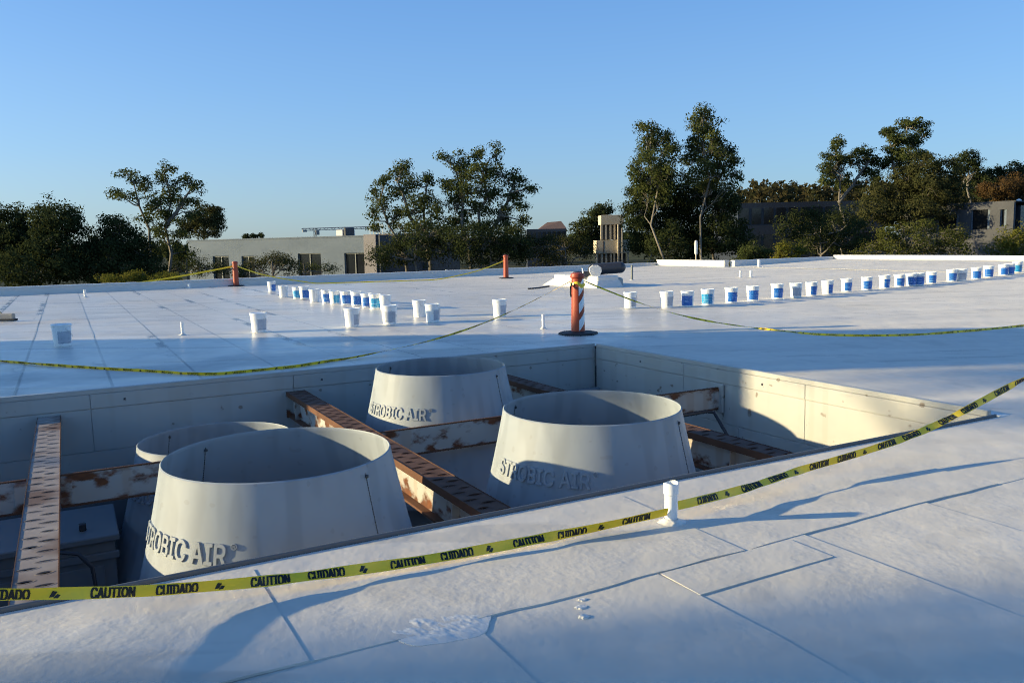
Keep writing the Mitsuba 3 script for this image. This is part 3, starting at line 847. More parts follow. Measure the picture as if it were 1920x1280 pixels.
# ------------------------------------------------------------------ buckets
BHT, RB, RTP = 0.37, 0.13, 0.150
rad = lambda z: RB + (RTP - RB) * z / BHT
b_body = mikit.ply(lathe([(0, 0.0), (RB - 0.006, 0.0), (RB, 0.006), (rad(0.27), 0.27), (rad(0.27) + 0.005, 0.274), (rad(0.28) + 0.005, 0.282), (rad(0.285), 0.286), (rad(0.315), 0.315), (rad(0.315) + 0.006, 0.319), (rad(0.33) + 0.006, 0.329), (rad(0.33), 0.333), (RTP, 0.352), (RTP - 0.004, 0.354), (0, 0.350)], 40), "bucket_white", 35)
b_lid = mikit.ply(lathe([(RTP + 0.002, 0.338), (RTP + 0.008, 0.340), (RTP + 0.009, 0.366), (RTP + 0.003, 0.372), (RTP - 0.01, 0.372), (RTP - 0.016, 0.363), (0, 0.363)], 40), "bucket_white", 35)
hp = [(RTP * 1.03 * math.cos(a), RTP * 1.03 * math.sin(a) , 0.30 - 0.15 * math.sin(a)) for a in np.linspace(0, math.pi, 15)]
b_handle = mikit.ply(tube(hp, 0.003, 6), "wire", 50)
def patch_mesh(half, z0, z1, n=14):
    an = np.linspace(-half, half, n)
    rows = [np.stack([(rad(z) + 0.0015) * np.cos(an), (rad(z) + 0.0015) * np.sin(an), an * 0 + z], -1) for z in (z0, z1)]
    k = np.arange(n - 1)
    return np.vstack(rows), np.stack([k, k + 1, k + 1 + n, k + n], -1)
b_label = {"blue": mikit.ply(patch_mesh(math.radians(62), 0.035, 0.262), "label_blue", True), "teal": mikit.ply(patch_mesh(math.radians(62), 0.035, 0.262), "label_teal", True), "grey": mikit.ply(patch_mesh(math.radians(50), 0.05, 0.255), "label_grey", True)}
def bucket(px, py, kind, turn, label, group, s=1.0):
    """turn: degrees from the face towards the camera to the middle of the label, to the right positive."""
    g = ground_at(px, py)
    for _ in range(4):
        g = ground_at(px, py, float(roof_z(g[0], g[1])))
    to_cam = math.atan2(-g[1], -g[0])
    rz = to_cam + math.radians(turn + (rng.random() - 0.5) * 24)
    w = place((g[0], g[1], float(roof_z(g[0], g[1])) + 0.004), rz, s * (0.975 + 0.05 * rng.random()))
    k = thing("bucket", label, "bucket", group)
    part(k, "body", b_body, "bucket_white", to_world=w)
    part(k, "lid", b_lid, "bucket_white", to_world=w)
    part(k, "handle", b_handle, "wire", to_world=w)
    if kind != "plain":
        part(k, "label", b_label[kind], "label_" + kind, to_world=w)

ORD = ["first", "second", "third", "fourth", "fifth", "sixth", "seventh", "eighth", "ninth", "tenth", "eleventh", "twelfth", "thirteenth", "fourteenth", "fifteenth", "sixteenth", "seventeenth", "eighteenth", "nineteenth", "twentieth", "twenty-first", "twenty-second", "twenty-third", "twenty-fourth", "twenty-fifth"]
KT = {"plain": "plain white bucket", "blue": "white bucket with a blue label", "teal": "white bucket with a light blue label", "grey": "white bucket with a grey printed label"}
lrow = [(510, 547, "blue", 70), (532, 557, "plain", 0), (558, 560, "teal", 0), (571, 560, "blue", 30), (590, 566, "plain", 0), (613, 568, "blue", 25), (628, 570, "teal", 40), (649, 571, "blue", 20), (669, 573, "blue", 25), (688, 576, "blue", 10), (704, 579, "teal", 10), (723, 580, "plain", 0)]
for i, (px, py, kd, tn) in enumerate(lrow):
    bucket(px, py, kd, tn, f"{KT[kd]}, {ORD[i]} from the left in the slanting left row", "buckets in the left row")
for px, py, kd, tn, lab in ((118, 649, "grey", 15, "white bucket with a grey printed label standing alone at far left in shade"), (486, 623, "grey", 35, "white bucket with grey print alone at the edge of the shade, left of the rows"), (661, 613, "grey", 55, "white bucket in front of the left row's blue labels"), (731, 608, "grey", 5, "white bucket with grey front label before the right end of the left row"), (787, 594, "plain", 0, "plain white bucket, left and rear one of the pair in mid roof"), (812, 604, "grey", 65, "white bucket, right and nearer one of the pair in mid roof"), (937, 594, "grey", 70, "white bucket alone between the pair and the striped channelizer")):
    bucket(px, py, kd, tn, lab, "single buckets nearer the well", 1.03)
rrow = [(1182, 578, "grey", 70), (1250, 577, "grey", 60), (1289, 575, "blue", -5), (1327, 572, "teal", -10), (1371, 568, "blue", 30), (1411, 564, "blue", 15), (1457, 560, "blue", 20), (1492, 558, "grey", 25), (1521, 555, "blue", 65), (1551, 552, "blue", 80), (1587, 547, "blue", 30), (1625, 544, "blue", 15), (1658, 541, "blue", 70), (1686, 538, "blue", 25), (1708, 536, "blue", 5), (1723, 535, "blue", 30), (1746, 532, "blue", 20), (1784, 528, "blue", 15), (1803, 527, "grey", 20), (1830, 524, "blue", 15), (1853, 521, "blue", 5), (1881, 517, "blue", 15), (1893, 516, "blue", 40), (1907, 512, "teal", 0), (1929, 509, "blue", 20)]
for i, (px, py, kd, tn) in enumerate(rrow):
    bucket(px, py, kd, tn, f"{KT[kd]}, {ORD[i]} from the left in the long right row", "buckets in the right row", 1.03)

# ------------------------------------------------------------------ roof vent with the dark hood
S = 28.5 / F_PX
O = at_depth(1110, 536, 28.5)
O[2] = float(roof_z(O[0], O[1]))
def vb(l0, l1, d0, d1, z0, z1, c=0.01):
    m = box(l0, l1, d0, d1, z0, z1, c)
    M = np.eye(4)
    M[:3, 0], M[:3, 1], M[:3, 3] = SIDE, HEAD, O
    m.apply_transform(M)
    return m
def vt(m):
    M = np.eye(4)
    M[:3, 0], M[:3, 1], M[:3, 3] = SIDE, HEAD, O
    m = m.copy()
    m.apply_transform(M)
    return m
rv = thing("roof_vent", "roof exhaust fan with a dark rounded hood on a white curb", "roof vent")
C = ground_at(1119, 541)
cz = float(roof_z(C[0], C[1]))
part(rv, "curb", box(C[0] + 0.12, C[0] + 1.0, C[1] + 0.12, C[1] + 3.0, cz - 0.02, cz + 0.40, 0.03), "white_coat")
part(rv, "curb_flashing", trimesh.convex.convex_hull(np.array([(C[0] + a_, C[1] + b_, cz + z_) for a_, b_, z_ in ((0, 0, 0), (1.1, 0, 0), (0, 3.6, 0), (1.1, 3.6, 0), (0.10, 0.10, 0.24), (1.02, 0.10, 0.24), (0.10, 3.02, 0.24), (1.02, 3.02, 0.24))])), "white_coat")
part(rv, "curb_flashing", vb(0.15, 1.15, 0.5, 1.4, -0.02, 0.30, 0.05), "panel_paint")
part(rv, "inlet_box", vb(-0.6, 0.05, 0.15, 0.85, 0.335, 0.56, 0.05), "dark_metal")
hood = trimesh.creation.capsule(height=0.95, radius=0.20, count=[20, 28])
hood.apply_transform(np.array([[0, 0, 1.0, 0.60], [1.0, 0, 0, 0], [0, 1.0, 0, 0], [0, 0, 0, 1]]))
hood.apply_transform(trimesh.transformations.rotation_matrix(-0.05, [0, 1, 0]))
hood.apply_translation((0.0, 0.75, 0.60))
part(rv, "hood", vt(hood), "dark_metal", 40)
endp = extrude(sg.Polygon([(-0.09, -0.42), (0.09, -0.42), (0.13, 0.0), (0.19, 0.12), (0.17, 0.24), (0.08, 0.31), (-0.08, 0.31), (-0.17, 0.24), (-0.19, 0.12), (-0.13, 0.0)]).buffer(0.02), 0.24)
endp.apply_transform(np.array([[1.0, 0, 0, 0], [0, 0, 1.0, 0], [0, 1.0, 0, 0], [0, 0, 0, 1]]))
endp.fix_normals()
endp.apply_translation((0.13, 0.0, 0.44))
part(rv, "end_scroll", vt(endp), "white_coat", 30)
g = ground_at(1010, 545)
single("hose", tube([ground_at(990, 544) + [0, 0, 0.05], ground_at(1010, 543) + [0, 0, 0.06], ground_at(1030, 542) + [0, 0, 0.10]], 0.028, 10), "dark_metal", "short dark pipe lying at the left foot of the roof vent", "pipe", 40)

# push broom at the left edge
g = ground_at(4, 603)
br = thing("push_broom", "push broom with a tan brush lying at the left edge of the roof", "broom")
M = np.eye(4); M[:3, 0], M[:3, 1], M[:3, 3] = SIDE, HEAD, [g[0], g[1], 0.02]
def bt(m):
    m = m.copy(); m.apply_transform(M); return m
part(br, "brush", bt(box(-0.35, 0.30, -0.06, 0.06, 0.03, 0.17, 0.02)), "brush_tan")
part(br, "bristles", bt(box(-0.36, 0.34, -0.08, 0.08, 0.0, 0.045, 0.01)), "black_rubber")
part(br, "handle", bt(tube([(0.02, 0.0, 0.16), (-0.6, 0.3, 0.55), (-1.3, 0.7, 1.0)], 0.014, 8)), "dark_metal", 40)

# ------------------------------------------------------------------ buildings
def facing(o, right, mesh):
    """Puts a mesh built with x to the right, y away and z up at o, its x axis along `right`."""
    r = np.array(right, float); r[2] = 0; r /= np.linalg.norm(r)
    M = np.eye(4)
    M[:3, 0], M[:3, 1], M[:3, 3] = r, np.cross([0, 0, 1.0], r), o
    m = mesh.copy(); m.apply_transform(M)
    return m

def build(name, label, A, B, cat="building"):
    """A building whose front runs from A to B (world points at the roof line)."""
    A, B = np.array(A), np.array(B)
    o = A.copy(); o[2] = 0
    key = thing(name, label, cat)
    L = np.linalg.norm((B - A)[:2])
    put = lambda nm, m, mat, parent=key, **k: part(parent, nm, facing(o, B - A, m), mat, **k)
    return key, L, put, o

# low grey building at the left
A, B = at_depth(352, 452, 88), at_depth(684, 444, 78)
top = float((A[2] + B[2]) / 2)
kb, L, put, o = build("office_building", "long low pale grey concrete building at left behind the parapet", A, B)
def on_front(px, A=A, B=B):
    """Distance along A-B where the pixel column meets the front."""
    d = ray(px, 470)[:2]; e = (B - A)[:2]
    m = np.array([d, -e]).T
    return float(np.linalg.solve(m, A[:2])[1]) * np.linalg.norm(e)
wins = [(398, 428, 480, 515), (452, 476, 480, 515), (558, 601, 475, 515), (645, 684, 474, 515)]
holes = []
for (a, b, t0, t1) in wins:
    u0, u1 = on_front(a), on_front(b)
    dd = 0.5 * (u0 + u1) / L * 78 + (1 - 0.5 * (u0 + u1) / L) * 88
    z1 = at_depth((a + b) / 2, t0, dd)[2]
    holes.append((u0, u1, z1 - 2.6, z1))
wallp = sg.box(0, GZ, L, top).difference(shapely.union_all([sg.box(u0, z0, u1, z1) for u0, u1, z0, z1 in holes]))
wm = extrude(wallp, 0.35)
wm.apply_transform(np.array([[1.0, 0, 0, 0], [0, 0, 1.0, 0], [0, 1.0, 0, 0], [0, 0, 0, 1]])); wm.fix_normals()
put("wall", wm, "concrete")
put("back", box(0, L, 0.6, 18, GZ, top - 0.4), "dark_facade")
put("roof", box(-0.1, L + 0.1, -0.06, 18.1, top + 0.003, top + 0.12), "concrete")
for u0, u1, z0, z1 in holes:
    f = put("window", cat_([box(u0, u1, 0.12, 0.2, z1 - 0.08, z1), box(u0, u0 + 0.07, 0.12, 0.2, z0, z1 - 0.081), box(u1 - 0.07, u1, 0.12, 0.2, z0, z1 - 0.081), box((u0 + u1) / 2 - 0.05, (u0 + u1) / 2 + 0.05, 0.12, 0.2, z0, z1 - 0.081)]), "window_frame")
    put("pane", box(u0, u1, 0.21, 0.24, z0, z1), "window_glass", parent=f)
ru = put("rooftop_unit", box(on_front(607), on_front(620), 2.0, 4.0, top + 0.13, top + 0.75, 0.05), "white_coat")
put("rooftop_unit", box(on_front(620) + 0.1, on_front(626), 2.0, 3.4, top + 0.13, top + 0.95, 0.05), "dark_metal")
put("fence", cat_([box(on_front(660 + 6 * i), on_front(660 + 6 * i) + 0.05, 3, 3.05, top + 0.12, top + 1.1) for i in range(5)] + [box(on_front(660), on_front(684), 3, 3.05, top + 1.05, top + 1.1)]), "wire")
put("end_block", box(L + 0.004, L + 1.4, -0.25, 9, GZ, top + 0.18, 0.02), "taupe_panel")
put("side_wall", box(L + 1.405, L + 1.75, -0.1, 8, GZ, top + 0.1), "dark_facade")
# glazed wing to the right of it, half hidden by trees
A2, B2 = at_depth(716, 446, 84), at_depth(800, 440, 84)
kb2, L2, put2, o2 = build("glass_wing", "dark glazed wing with a pale roof edge behind the left of the twin trees", A2, B2)
tp = float(A2[2]) + 0.1
put2("facade", box(0, L2, 0, 8, GZ, tp), "dark_facade")
put2("roof", box(-0.2, L2 + 0.2, -0.4, 8, tp + 0.003, tp + 0.3, 0.03), "concrete")
for i in range(6):
    f = put2("window", box(0.3 + i * L2 / 6, 0.3 + i * L2 / 6 + L2 / 8, -0.03, -0.005, tp - 2.6, tp - 0.5), "window_glass")
# dark glass building with brown roofs, middle
A3, B3 = at_depth(988, 430, 150), at_depth(1062, 429, 150)
kb3, L3, put3, o3 = build("dark_glass_building", "far dark blue glass building under brown roofs, left of the tan tower", A3, B3)
tp = float(A3[2])
put3("facade", box(0, L3, 0, 14, GZ, tp), "dark_facade")
for i in range(8):
    put3("window", box(L3 * (i + 0.15) / 8, L3 * (i + 0.85) / 8, -0.05, -0.01, tp - 2.9, tp - 0.5), "window_glass")
hip = trimesh.convex.convex_hull(np.array([(L3 * 0.3, 1, tp + 0.01), (L3 * 1.02, 1, tp + 0.01), (L3 * 0.3, 12, tp + 0.01), (L3 * 1.02, 12, tp + 0.01), (L3 * 0.55, 6, tp + 1.3), (L3 * 0.92, 6, tp + 1.5)]))
put3("roof", hip, "brown_roof")
# tan tower
dT = 72.0
A4, B4 = at_depth(1118, 450, dT), at_depth(1180, 449, dT)
kb4, L4, put4, o4 = build("tan_tower", "tan concrete stair tower with slim columns and open tiers", A4, B4, "tower")
sx = L4 / 62.0
hz = lambda y: float(at_depth(1150, y, dT)[2])
xx = lambda p: (p - 1118) * sx
put4("upper_wall", box(xx(1127), xx(1170), 0, 2.4, hz(421), hz(403), 0.02), "tan_concrete")
for p in (1127, 1135, 1143.5, 1151):
    put4("column", box(xx(p), xx(p + 3), 0.02, 0.30, hz(449), hz(421) - 0.003), "tan_concrete")
put4("back_wall", box(xx(1129), xx(1170), 0.9, 1.3, hz(449), hz(421)), "dark_facade")
put4("lower_wall", box(xx(1118), xx(1180), -0.05, 2.6, hz(475), hz(450), 0.02), "tan_concrete")
for p in (1118, 1127, 1135, 1144, 1150, 1176):
    put4("column", box(xx(p), xx(p + 3.2), 0.02, 0.32, GZ, hz(475) - 0.003), "tan_concrete")
for p, t_ in ((1157, 421), (1164, 428)):
    put4("pilaster", box(xx(p), xx(p + 3.2), -0.30, -0.055, GZ, hz(t_), 0.01), "tan_concrete")
for p in (1130, 1160.6):
    put4("groove", box(xx(p), xx(p + 1.5), -0.065, -0.052, hz(474), hz(451)), "brown_roof")
put4("back_wall", box(xx(1120), xx(1178), 1.6, 2.0, GZ, hz(476)), "dark_facade")
# dark building in the right trees
A5, B5 = at_depth(1384, 381, 95), at_depth(1660, 376, 95)
kb5, L5, put5, o5 = build("dark_office_building", "dark office building standing in shade behind the right trees", A5, B5)
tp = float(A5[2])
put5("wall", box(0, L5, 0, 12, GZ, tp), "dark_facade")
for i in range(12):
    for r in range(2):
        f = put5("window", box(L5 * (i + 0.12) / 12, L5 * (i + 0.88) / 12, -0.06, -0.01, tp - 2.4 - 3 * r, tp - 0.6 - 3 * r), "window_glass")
# grey building far right
A6, B6 = at_depth(1690, 392, 82), at_depth(1902, 374, 74)
kb6, L6, put6, o6 = build("grey_building", "grey concrete building with dark openings at the far right among trees", A6, B6)
tp = float((A6[2] + B6[2]) / 2)
def on6(px):
    return on_front(px, A6, B6)
ops = [(1700, 1740, 405, 440), (1755, 1795, 402, 440), (1818, 1853, 394, 430), (1872, 1884, 394, 425)]
rects = []
for a, b, t0, t1 in ops:
    zz1, zz0 = float(at_depth((a + b) / 2, t0, 77)[2]), float(at_depth((a + b) / 2, t1, 77)[2])
    rects.append((on6(a), on6(b), zz0, zz1))
wp = sg.box(0, GZ, L6, tp).difference(shapely.union_all([sg.box(a, c, b, d) for a, b, c, d in rects]))
wm = extrude(wp, 0.4)
wm.apply_transform(np.array([[1.0, 0, 0, 0], [0, 0, 1.0, 0], [0, 1.0, 0, 0], [0, 0, 0, 1]])); wm.fix_normals()
put6("wall", wm, "grey_wall")
put6("back", box(0, L6, 1.5, 12, GZ, tp - 0.3), "dark_facade")
put6("roof", box(-0.1, L6 + 0.1, 0.02, 12, tp + 0.003, tp + 0.1), "grey_wall")
for a, b, c, d in rects:
    f = put6("window", box(a, b, 0.25, 0.28, c, d), "window_glass")
    put6("jamb", box(b - 0.22, b - 0.02, 0.1, 0.245, c, d), "concrete", parent=f)
    put6("jamb", box(a, a + 0.06, 0.1, 0.245, c, d), "concrete", parent=f)
for px in (1660, 1700, 1720, 1880):
    u = on6(px)
    put6("dome", moved(lathe([(0.24, 0.0), (0.23, 0.1), (0.14, 0.2), (0.0, 0.24)], 16), u, 3.0, tp + 0.1), "pvc_white", smooth=40)
# unseen block added at left, sloped to throw the band of roof shade
prof_ = sg.Polygon([(7.9, -0.2), (14.0, -0.2), (14.0, 2.9), (11.3, 7.0), (7.9, 7.0)])
def blocker_mesh(poly, l0, l1):
    m = extrude(poly, l1 - l0)
    M = np.eye(4)
    M[:3, 0], M[:3, 1], M[:3, 2], M[:3, 3] = HEAD, [0, 0, 1.0], SIDE, SIDE * l0
    m.apply_transform(M)
    m.fix_normals()
    return m
blocker = thing("shade_block", "unseen sloped block added at far left to shade the roof", "building")
part(blocker, "wall", blocker_mesh(prof_, -29.0, -21.9), "concrete")
part(blocker, "roof", blocker_mesh(sg.LineString([(14.1, 2.85), (11.32, 7.03), (7.8, 7.03)]).buffer(0.03, cap_style=2), -29.1, -21.8), "white_coat")
# far crane
dC = 420
cr = thing("tower_crane", "tiny far-off tower crane above the low grey building", "crane")
cpt = lambda px, py: at_depth(px, py, dC)
def lattice(a, b, w, n):
    a, b = np.array(a), np.array(b)
    ax = (b - a) / np.linalg.norm(b - a)
    s1 = np.cross(ax, [0.3, 0.2, 0.9]); s1 /= np.linalg.norm(s1)
    s2 = np.cross(ax, s1)
    cs = [s1 * w, -s1 * w * 0.5 + s2 * w * 0.8, -s1 * w * 0.5 - s2 * w * 0.8]
    ms = [tube([a + c, b + c], 0.16, 4) for c in cs]
    for i in range(n):
        p, q = a + (b - a) * i / n, a + (b - a) * (i + 1) / n
        ms.append(tube([p + cs[i % 3], q + cs[(i + 1) % 3]], 0.12, 4))
    return cat_(ms)
part(cr, "mast", lattice(cpt(591, 470), cpt(591, 428), 0.8, 14), "concrete")
part(cr, "jib", lattice(cpt(566, 430), cpt(702, 426), 0.7, 30), "concrete")
a, b = cpt(571, 435) , cpt(576, 431)
part(cr, "counterweight", box(a[0] - 1, a[0] + 1, a[1] - 1, a[1] + 1, a[2], b[2]), "grey_metal")
part(cr, "cab", moved(box(-0.9, 0.9, -0.9, 0.9, -1.2, 1.2, 0.1), *cpt(595, 436)), "grey_metal")

# ------------------------------------------------------------------ trees and shrubs
def leaf_quads(c, size, n, spread, pal, r, out=None):
    """n rhombic leaves about each of the points c; `out` = the way each cluster faces, which its leaves roughly follow."""
    c = np.repeat(c, n, 0)
    u = r.normal(size=c.shape)
    u /= np.linalg.norm(u, axis=1, keepdims=True)
    p = c + u * spread * 1.55 * r.random((len(c), 1)) ** 0.5 * [1, 1, 0.75]
    nrm = r.normal(size=c.shape)
    nrm /= np.linalg.norm(nrm, axis=1, keepdims=True)
    if out is not None:
        nrm = nrm * 0.75 + np.repeat(out, n, 0) * 0.7 + u * 0.55
    d = r.normal(size=c.shape); d[:, 2] -= 0.35
    d -= nrm * (np.sum(d * nrm, 1) / np.sum(nrm * nrm, 1))[:, None]
    d /= np.linalg.norm(d, axis=1, keepdims=True)
    e = np.cross(d, nrm); e /= np.linalg.norm(e, axis=1, keepdims=True)
    s = size * (0.6 + 0.8 * r.random(len(p)))[:, None]
    v = np.stack([p - d * s * 0.5, p + e * s * 0.3, p + d * s * 0.5, p - e * s * 0.3], 1).reshape(-1, 3)
    k = np.arange(len(p)) * 4
    f = np.stack([k, k + 1, k + 2, k + 3], 1)
    t = np.clip(np.repeat(r.random(len(c) // n), n) * 0.7 + r.random(len(p)) * 0.4, 0, 1)
    col = np.asarray(pal[0]) * (1 - t[:, None]) + np.asarray(pal[1]) * t[:, None]
    return v, f, np.repeat(col, 4, 0)

OLIVE = ((0.036, 0.054, 0.019), (0.105, 0.116, 0.038))
DARK = ((0.026, 0.040, 0.017), (0.062, 0.072, 0.028))
WARM = ((0.034, 0.044, 0.018), (0.088, 0.084, 0.033))
YELL = ((0.075, 0.090, 0.018), (0.20, 0.18, 0.035))
RUSTY = ((0.050, 0.038, 0.018), (0.13, 0.075, 0.032))

def bend(a, b, r, k=4, amt=0.08):
    a, b = np.asarray(a, float), np.asarray(b, float)
    L = np.linalg.norm(b - a)
    ts = np.linspace(0, 1, k + 1)[:, None]
    pts = a + (b - a) * ts
    pts[1:-1] += r.normal(size=(k - 1, 3)) * L * amt * 0.5
    return pts

LEAF_S, LEAF_N, FULL = 0.62, 3.0, 1.13

def tree(name, label, cat, base, top, blobs, pal, leaf=0.3, dens=1.0, trunk_r=0.2, seed=0, group=None, cl_leaves=16, cl_spread=0.38, shell=0.35, twigs=True, stems=None):
    """blobs: (centre, radii); every blob is filled with twig clusters of leaves, with a limb leading to it."""
    r = np.random.default_rng(seed + 100)
    key = thing(name, label, cat, group)
    base, top = np.asarray(base, float), np.asarray(top, float)
    wood = []
    if stems is None:
        stems = [(base, top)]
    paths = []
    for s0, s1 in stems:
        if paths:
            m0 = paths[0]
            low_ = m0[m0[:, 2] < np.asarray(s1)[2] - 1.0]
            s0 = low_[np.linalg.norm(low_ - s0, axis=1).argmin()]
        path = bend(s0, s1, r, 7, 0.03)
        paths.append(path)
        wood.append(tube(path, np.linspace(trunk_r, trunk_r * 0.25, len(path)), 7))
    allp = np.vstack(paths)
    cl, outs = [], []
    limbs = []
    for c, rr in blobs:
        c, rr = np.asarray(c, float), np.asarray(rr, float)
        below = allp[allp[:, 2] < c[2] - 0.2 * rr[2]]
        src = below if len(below) else allp[:1]
        d = np.linalg.norm((src - c) * [1, 1, 0.8], axis=1)
        s = src[d.argmin()]
        limb = bend(s, c, r, 4, 0.18)
        limbs.append(tube(limb, np.linspace(trunk_r * 0.32, trunk_r * 0.10, len(limb)), 5, False))
        vol = rr[0] * rr[2]
        n = max(6, int(dens * 11 * vol / (cl_spread / 0.38) ** 2))
        u = r.normal(size=(n, 3)); u /= np.linalg.norm(u, axis=1, keepdims=True)
        q = c + u * rr * (shell + (1 - shell) * r.random((n, 1)) ** 0.6) * (0.82 + 0.45 * r.random((n, 1)) ** 3)
        cl.append(q)
        outs.append(u * [1, 1, 0.8] + [0, 0, 0.25])
        if twigs:
            for e in q[:: max(1, n // 14)]:
                limbs.append(tube(bend(limb[r.integers(2, 5)], e, r, 3, 0.2), np.linspace(trunk_r * 0.12, 0.012, 4), 4, False))
    part(key, "trunk", cat_(wood), "bark", 50)
    if limbs:
        part(key, "limb", cat_(limbs), "bark", 50)
    v, f, col = leaf_quads(np.vstack(cl), leaf * LEAF_S, int(cl_leaves * LEAF_N), cl_spread, pal, r, np.vstack(outs))
    part(key, "crown", (v, f), "leaf", False, color=col)
    return key

def ptree(name, label, dist, base_px, top_px, blobs, pal, cat="tree", stems=None, depth=1.0, base_z=GZ, wide=1.0, **kw):
    """Crown masses by where they stand in view at `dist` metres, each with its own distance and depth."""
    s = dist / F_PX
    r = np.random.default_rng(int(kw.get("seed", 0)) + 900)
    bl = []
    for b in blobs:
        px, py, rx, ry = b[:4]
        rx, ry = rx * FULL * wide, ry * FULL * wide
        dd = dist + (r.random() - 0.5) * 2 * depth * min(rx, 45) * s * 1.2
        c = at_depth(px, py, dd)
        rv_ = SIDE * rx * s
        ext = np.array([rx * s, min(rx, max(ry, 0.8 * rx)) * s, ry * s])
        # radii in side/ahead/up turned into world axes (close to isotropic in plan)
        m = (ext[0] + ext[1]) / 2
        bl.append((c, np.array([m, m, ext[2]]) if abs(ext[0] - ext[1]) < 0.6 * m else np.array([ext[0], ext[0], ext[2]])))
    def low(p):
        q = at_depth(*p, dist); q[2] = base_z
        return q
    sts = None
    if stems:
        sts = [(low(a) if a[1] >= 480 else at_depth(*a, dist), at_depth(*b, dist)) for a, b in stems]
    return tree(name, label, cat, low(base_px), at_depth(*top_px, dist), bl, pal, seed=kw.pop("seed", 0), stems=sts, **kw)

# left
ptree("dense_tree", "dense dark evergreen tree at the left edge of the photo", 60, (60, 530), (70, 420), [(20, 430, 40, 42), (65, 425, 42, 40), (105, 420, 38, 38), (135, 415, 18, 25), (40, 470, 55, 40), (100, 470, 50, 40), (-20, 460, 50, 60), (60, 505, 75, 32), (130, 500, 40, 30)], DARK, leaf=0.30, dens=2.6, seed=1, shell=0.5)
ptree("dense_tree", "dense dark conifer-like tree second from the left, below the airy gum", 62, (215, 530), (215, 430), [(215, 425, 22, 25), (190, 450, 30, 30), (235, 450, 32, 32), (165, 475, 28, 25), (205, 485, 50, 35), (262, 478, 28, 35), (200, 512, 65, 22), (285, 500, 30, 25)], DARK, leaf=0.28, dens=2.6, seed=2, shell=0.5)
ptree("gum_tree", "airy tall gum tree with open branches at left", 70, (316, 530), (308, 330), [(308, 318, 14, 18), (300, 335, 16, 10), (237, 326, 22, 9), (262, 338, 20, 10), (280, 352, 22, 12), (215, 362, 14, 8), (240, 368, 24, 8), (330, 345, 14, 12), (352, 338, 12, 14), (368, 352, 12, 16), (318, 365, 26, 16), (290, 375, 24, 14), (345, 380, 26, 18), (300, 395, 30, 16), (275, 405, 18, 16), (325, 410, 22, 16), (360, 400, 20, 14), (300, 432, 26, 14), (335, 445, 22, 14), (285, 460, 26, 16), (350, 470, 20, 14)], OLIVE, leaf=0.30, dens=0.95, seed=3, trunk_r=0.22, cl_spread=0.36, cl_leaves=18, stems=[((316, 530), (308, 325)), ((300, 500), (250, 340)), ((318, 430), (362, 350))])
ptree("round_tree", "round-headed brownish tree right of the airy gum", 92, (378, 500), (385, 410), [(380, 402, 26, 22), (402, 410, 20, 22), (365, 420, 24, 20), (392, 430, 24, 16), (350, 432, 12, 12)], WARM, leaf=0.34, dens=2.0, seed=4, trunk_r=0.3, shell=0.5)
ptree("bush", "dark olive bush in front of the low grey building", 66, (510, 530), (510, 490), [(485, 498, 30, 16), (520, 488, 32, 15), (545, 500, 22, 14), (450, 508, 30, 12)], WARM, leaf=0.22, dens=2.4, cat="bush", seed=5, shell=0.4)
ptree("bush", "dark shrubs against the left end of the low grey building", 70, (350, 520), (350, 485), [(345, 488, 26, 18), (375, 500, 26, 16), (410, 500, 18, 12), (330, 505, 24, 14)], DARK, leaf=0.22, dens=2.4, cat="bush", seed=6)
for i, (px, py, rx, ry, lab) in enumerate(((205, 522, 22, 7, "low yellow-green shrub peeping over the left parapet, leftmost of three"), (250, 517, 24, 9, "low yellow-green shrub peeping over the left parapet, middle of three"), (310, 519, 30, 7, "low yellow-green shrub peeping over the left parapet, rightmost of three"))):
    ptree("shrub", lab, 47, (px, 530), (px, py), [(px, py, rx, ry), (px + 8, py + 10, rx * 1.1, 12)], YELL, leaf=0.16, dens=3.0, cat="shrub", seed=7 + i, trunk_r=0.06, cl_spread=0.2)
ptree("bush", "grey-green bush by the window nearest the end block", 72, (570, 520), (570, 495), [(578, 500, 22, 12), (620, 502, 22, 9)], OLIVE, leaf=0.2, dens=2.0, cat="bush", seed=12)
for i, (px, py) in enumerate(((459, 443), (475, 442), (489, 441))):
    ptree("far_tree", ("tiny far-off tree above the grey roof, leftmost of three", "tiny far-off tree above the grey roof, middle of three", "tiny far-off palm-like tree above the grey roof, right of three")[i], 260, (px, 480), (px, py), [(px, py, 6, 4), (px + 3, py + 2, 6, 3)], DARK, leaf=0.7, dens=0.5, seed=20 + i, trunk_r=0.2, cl_spread=0.5)
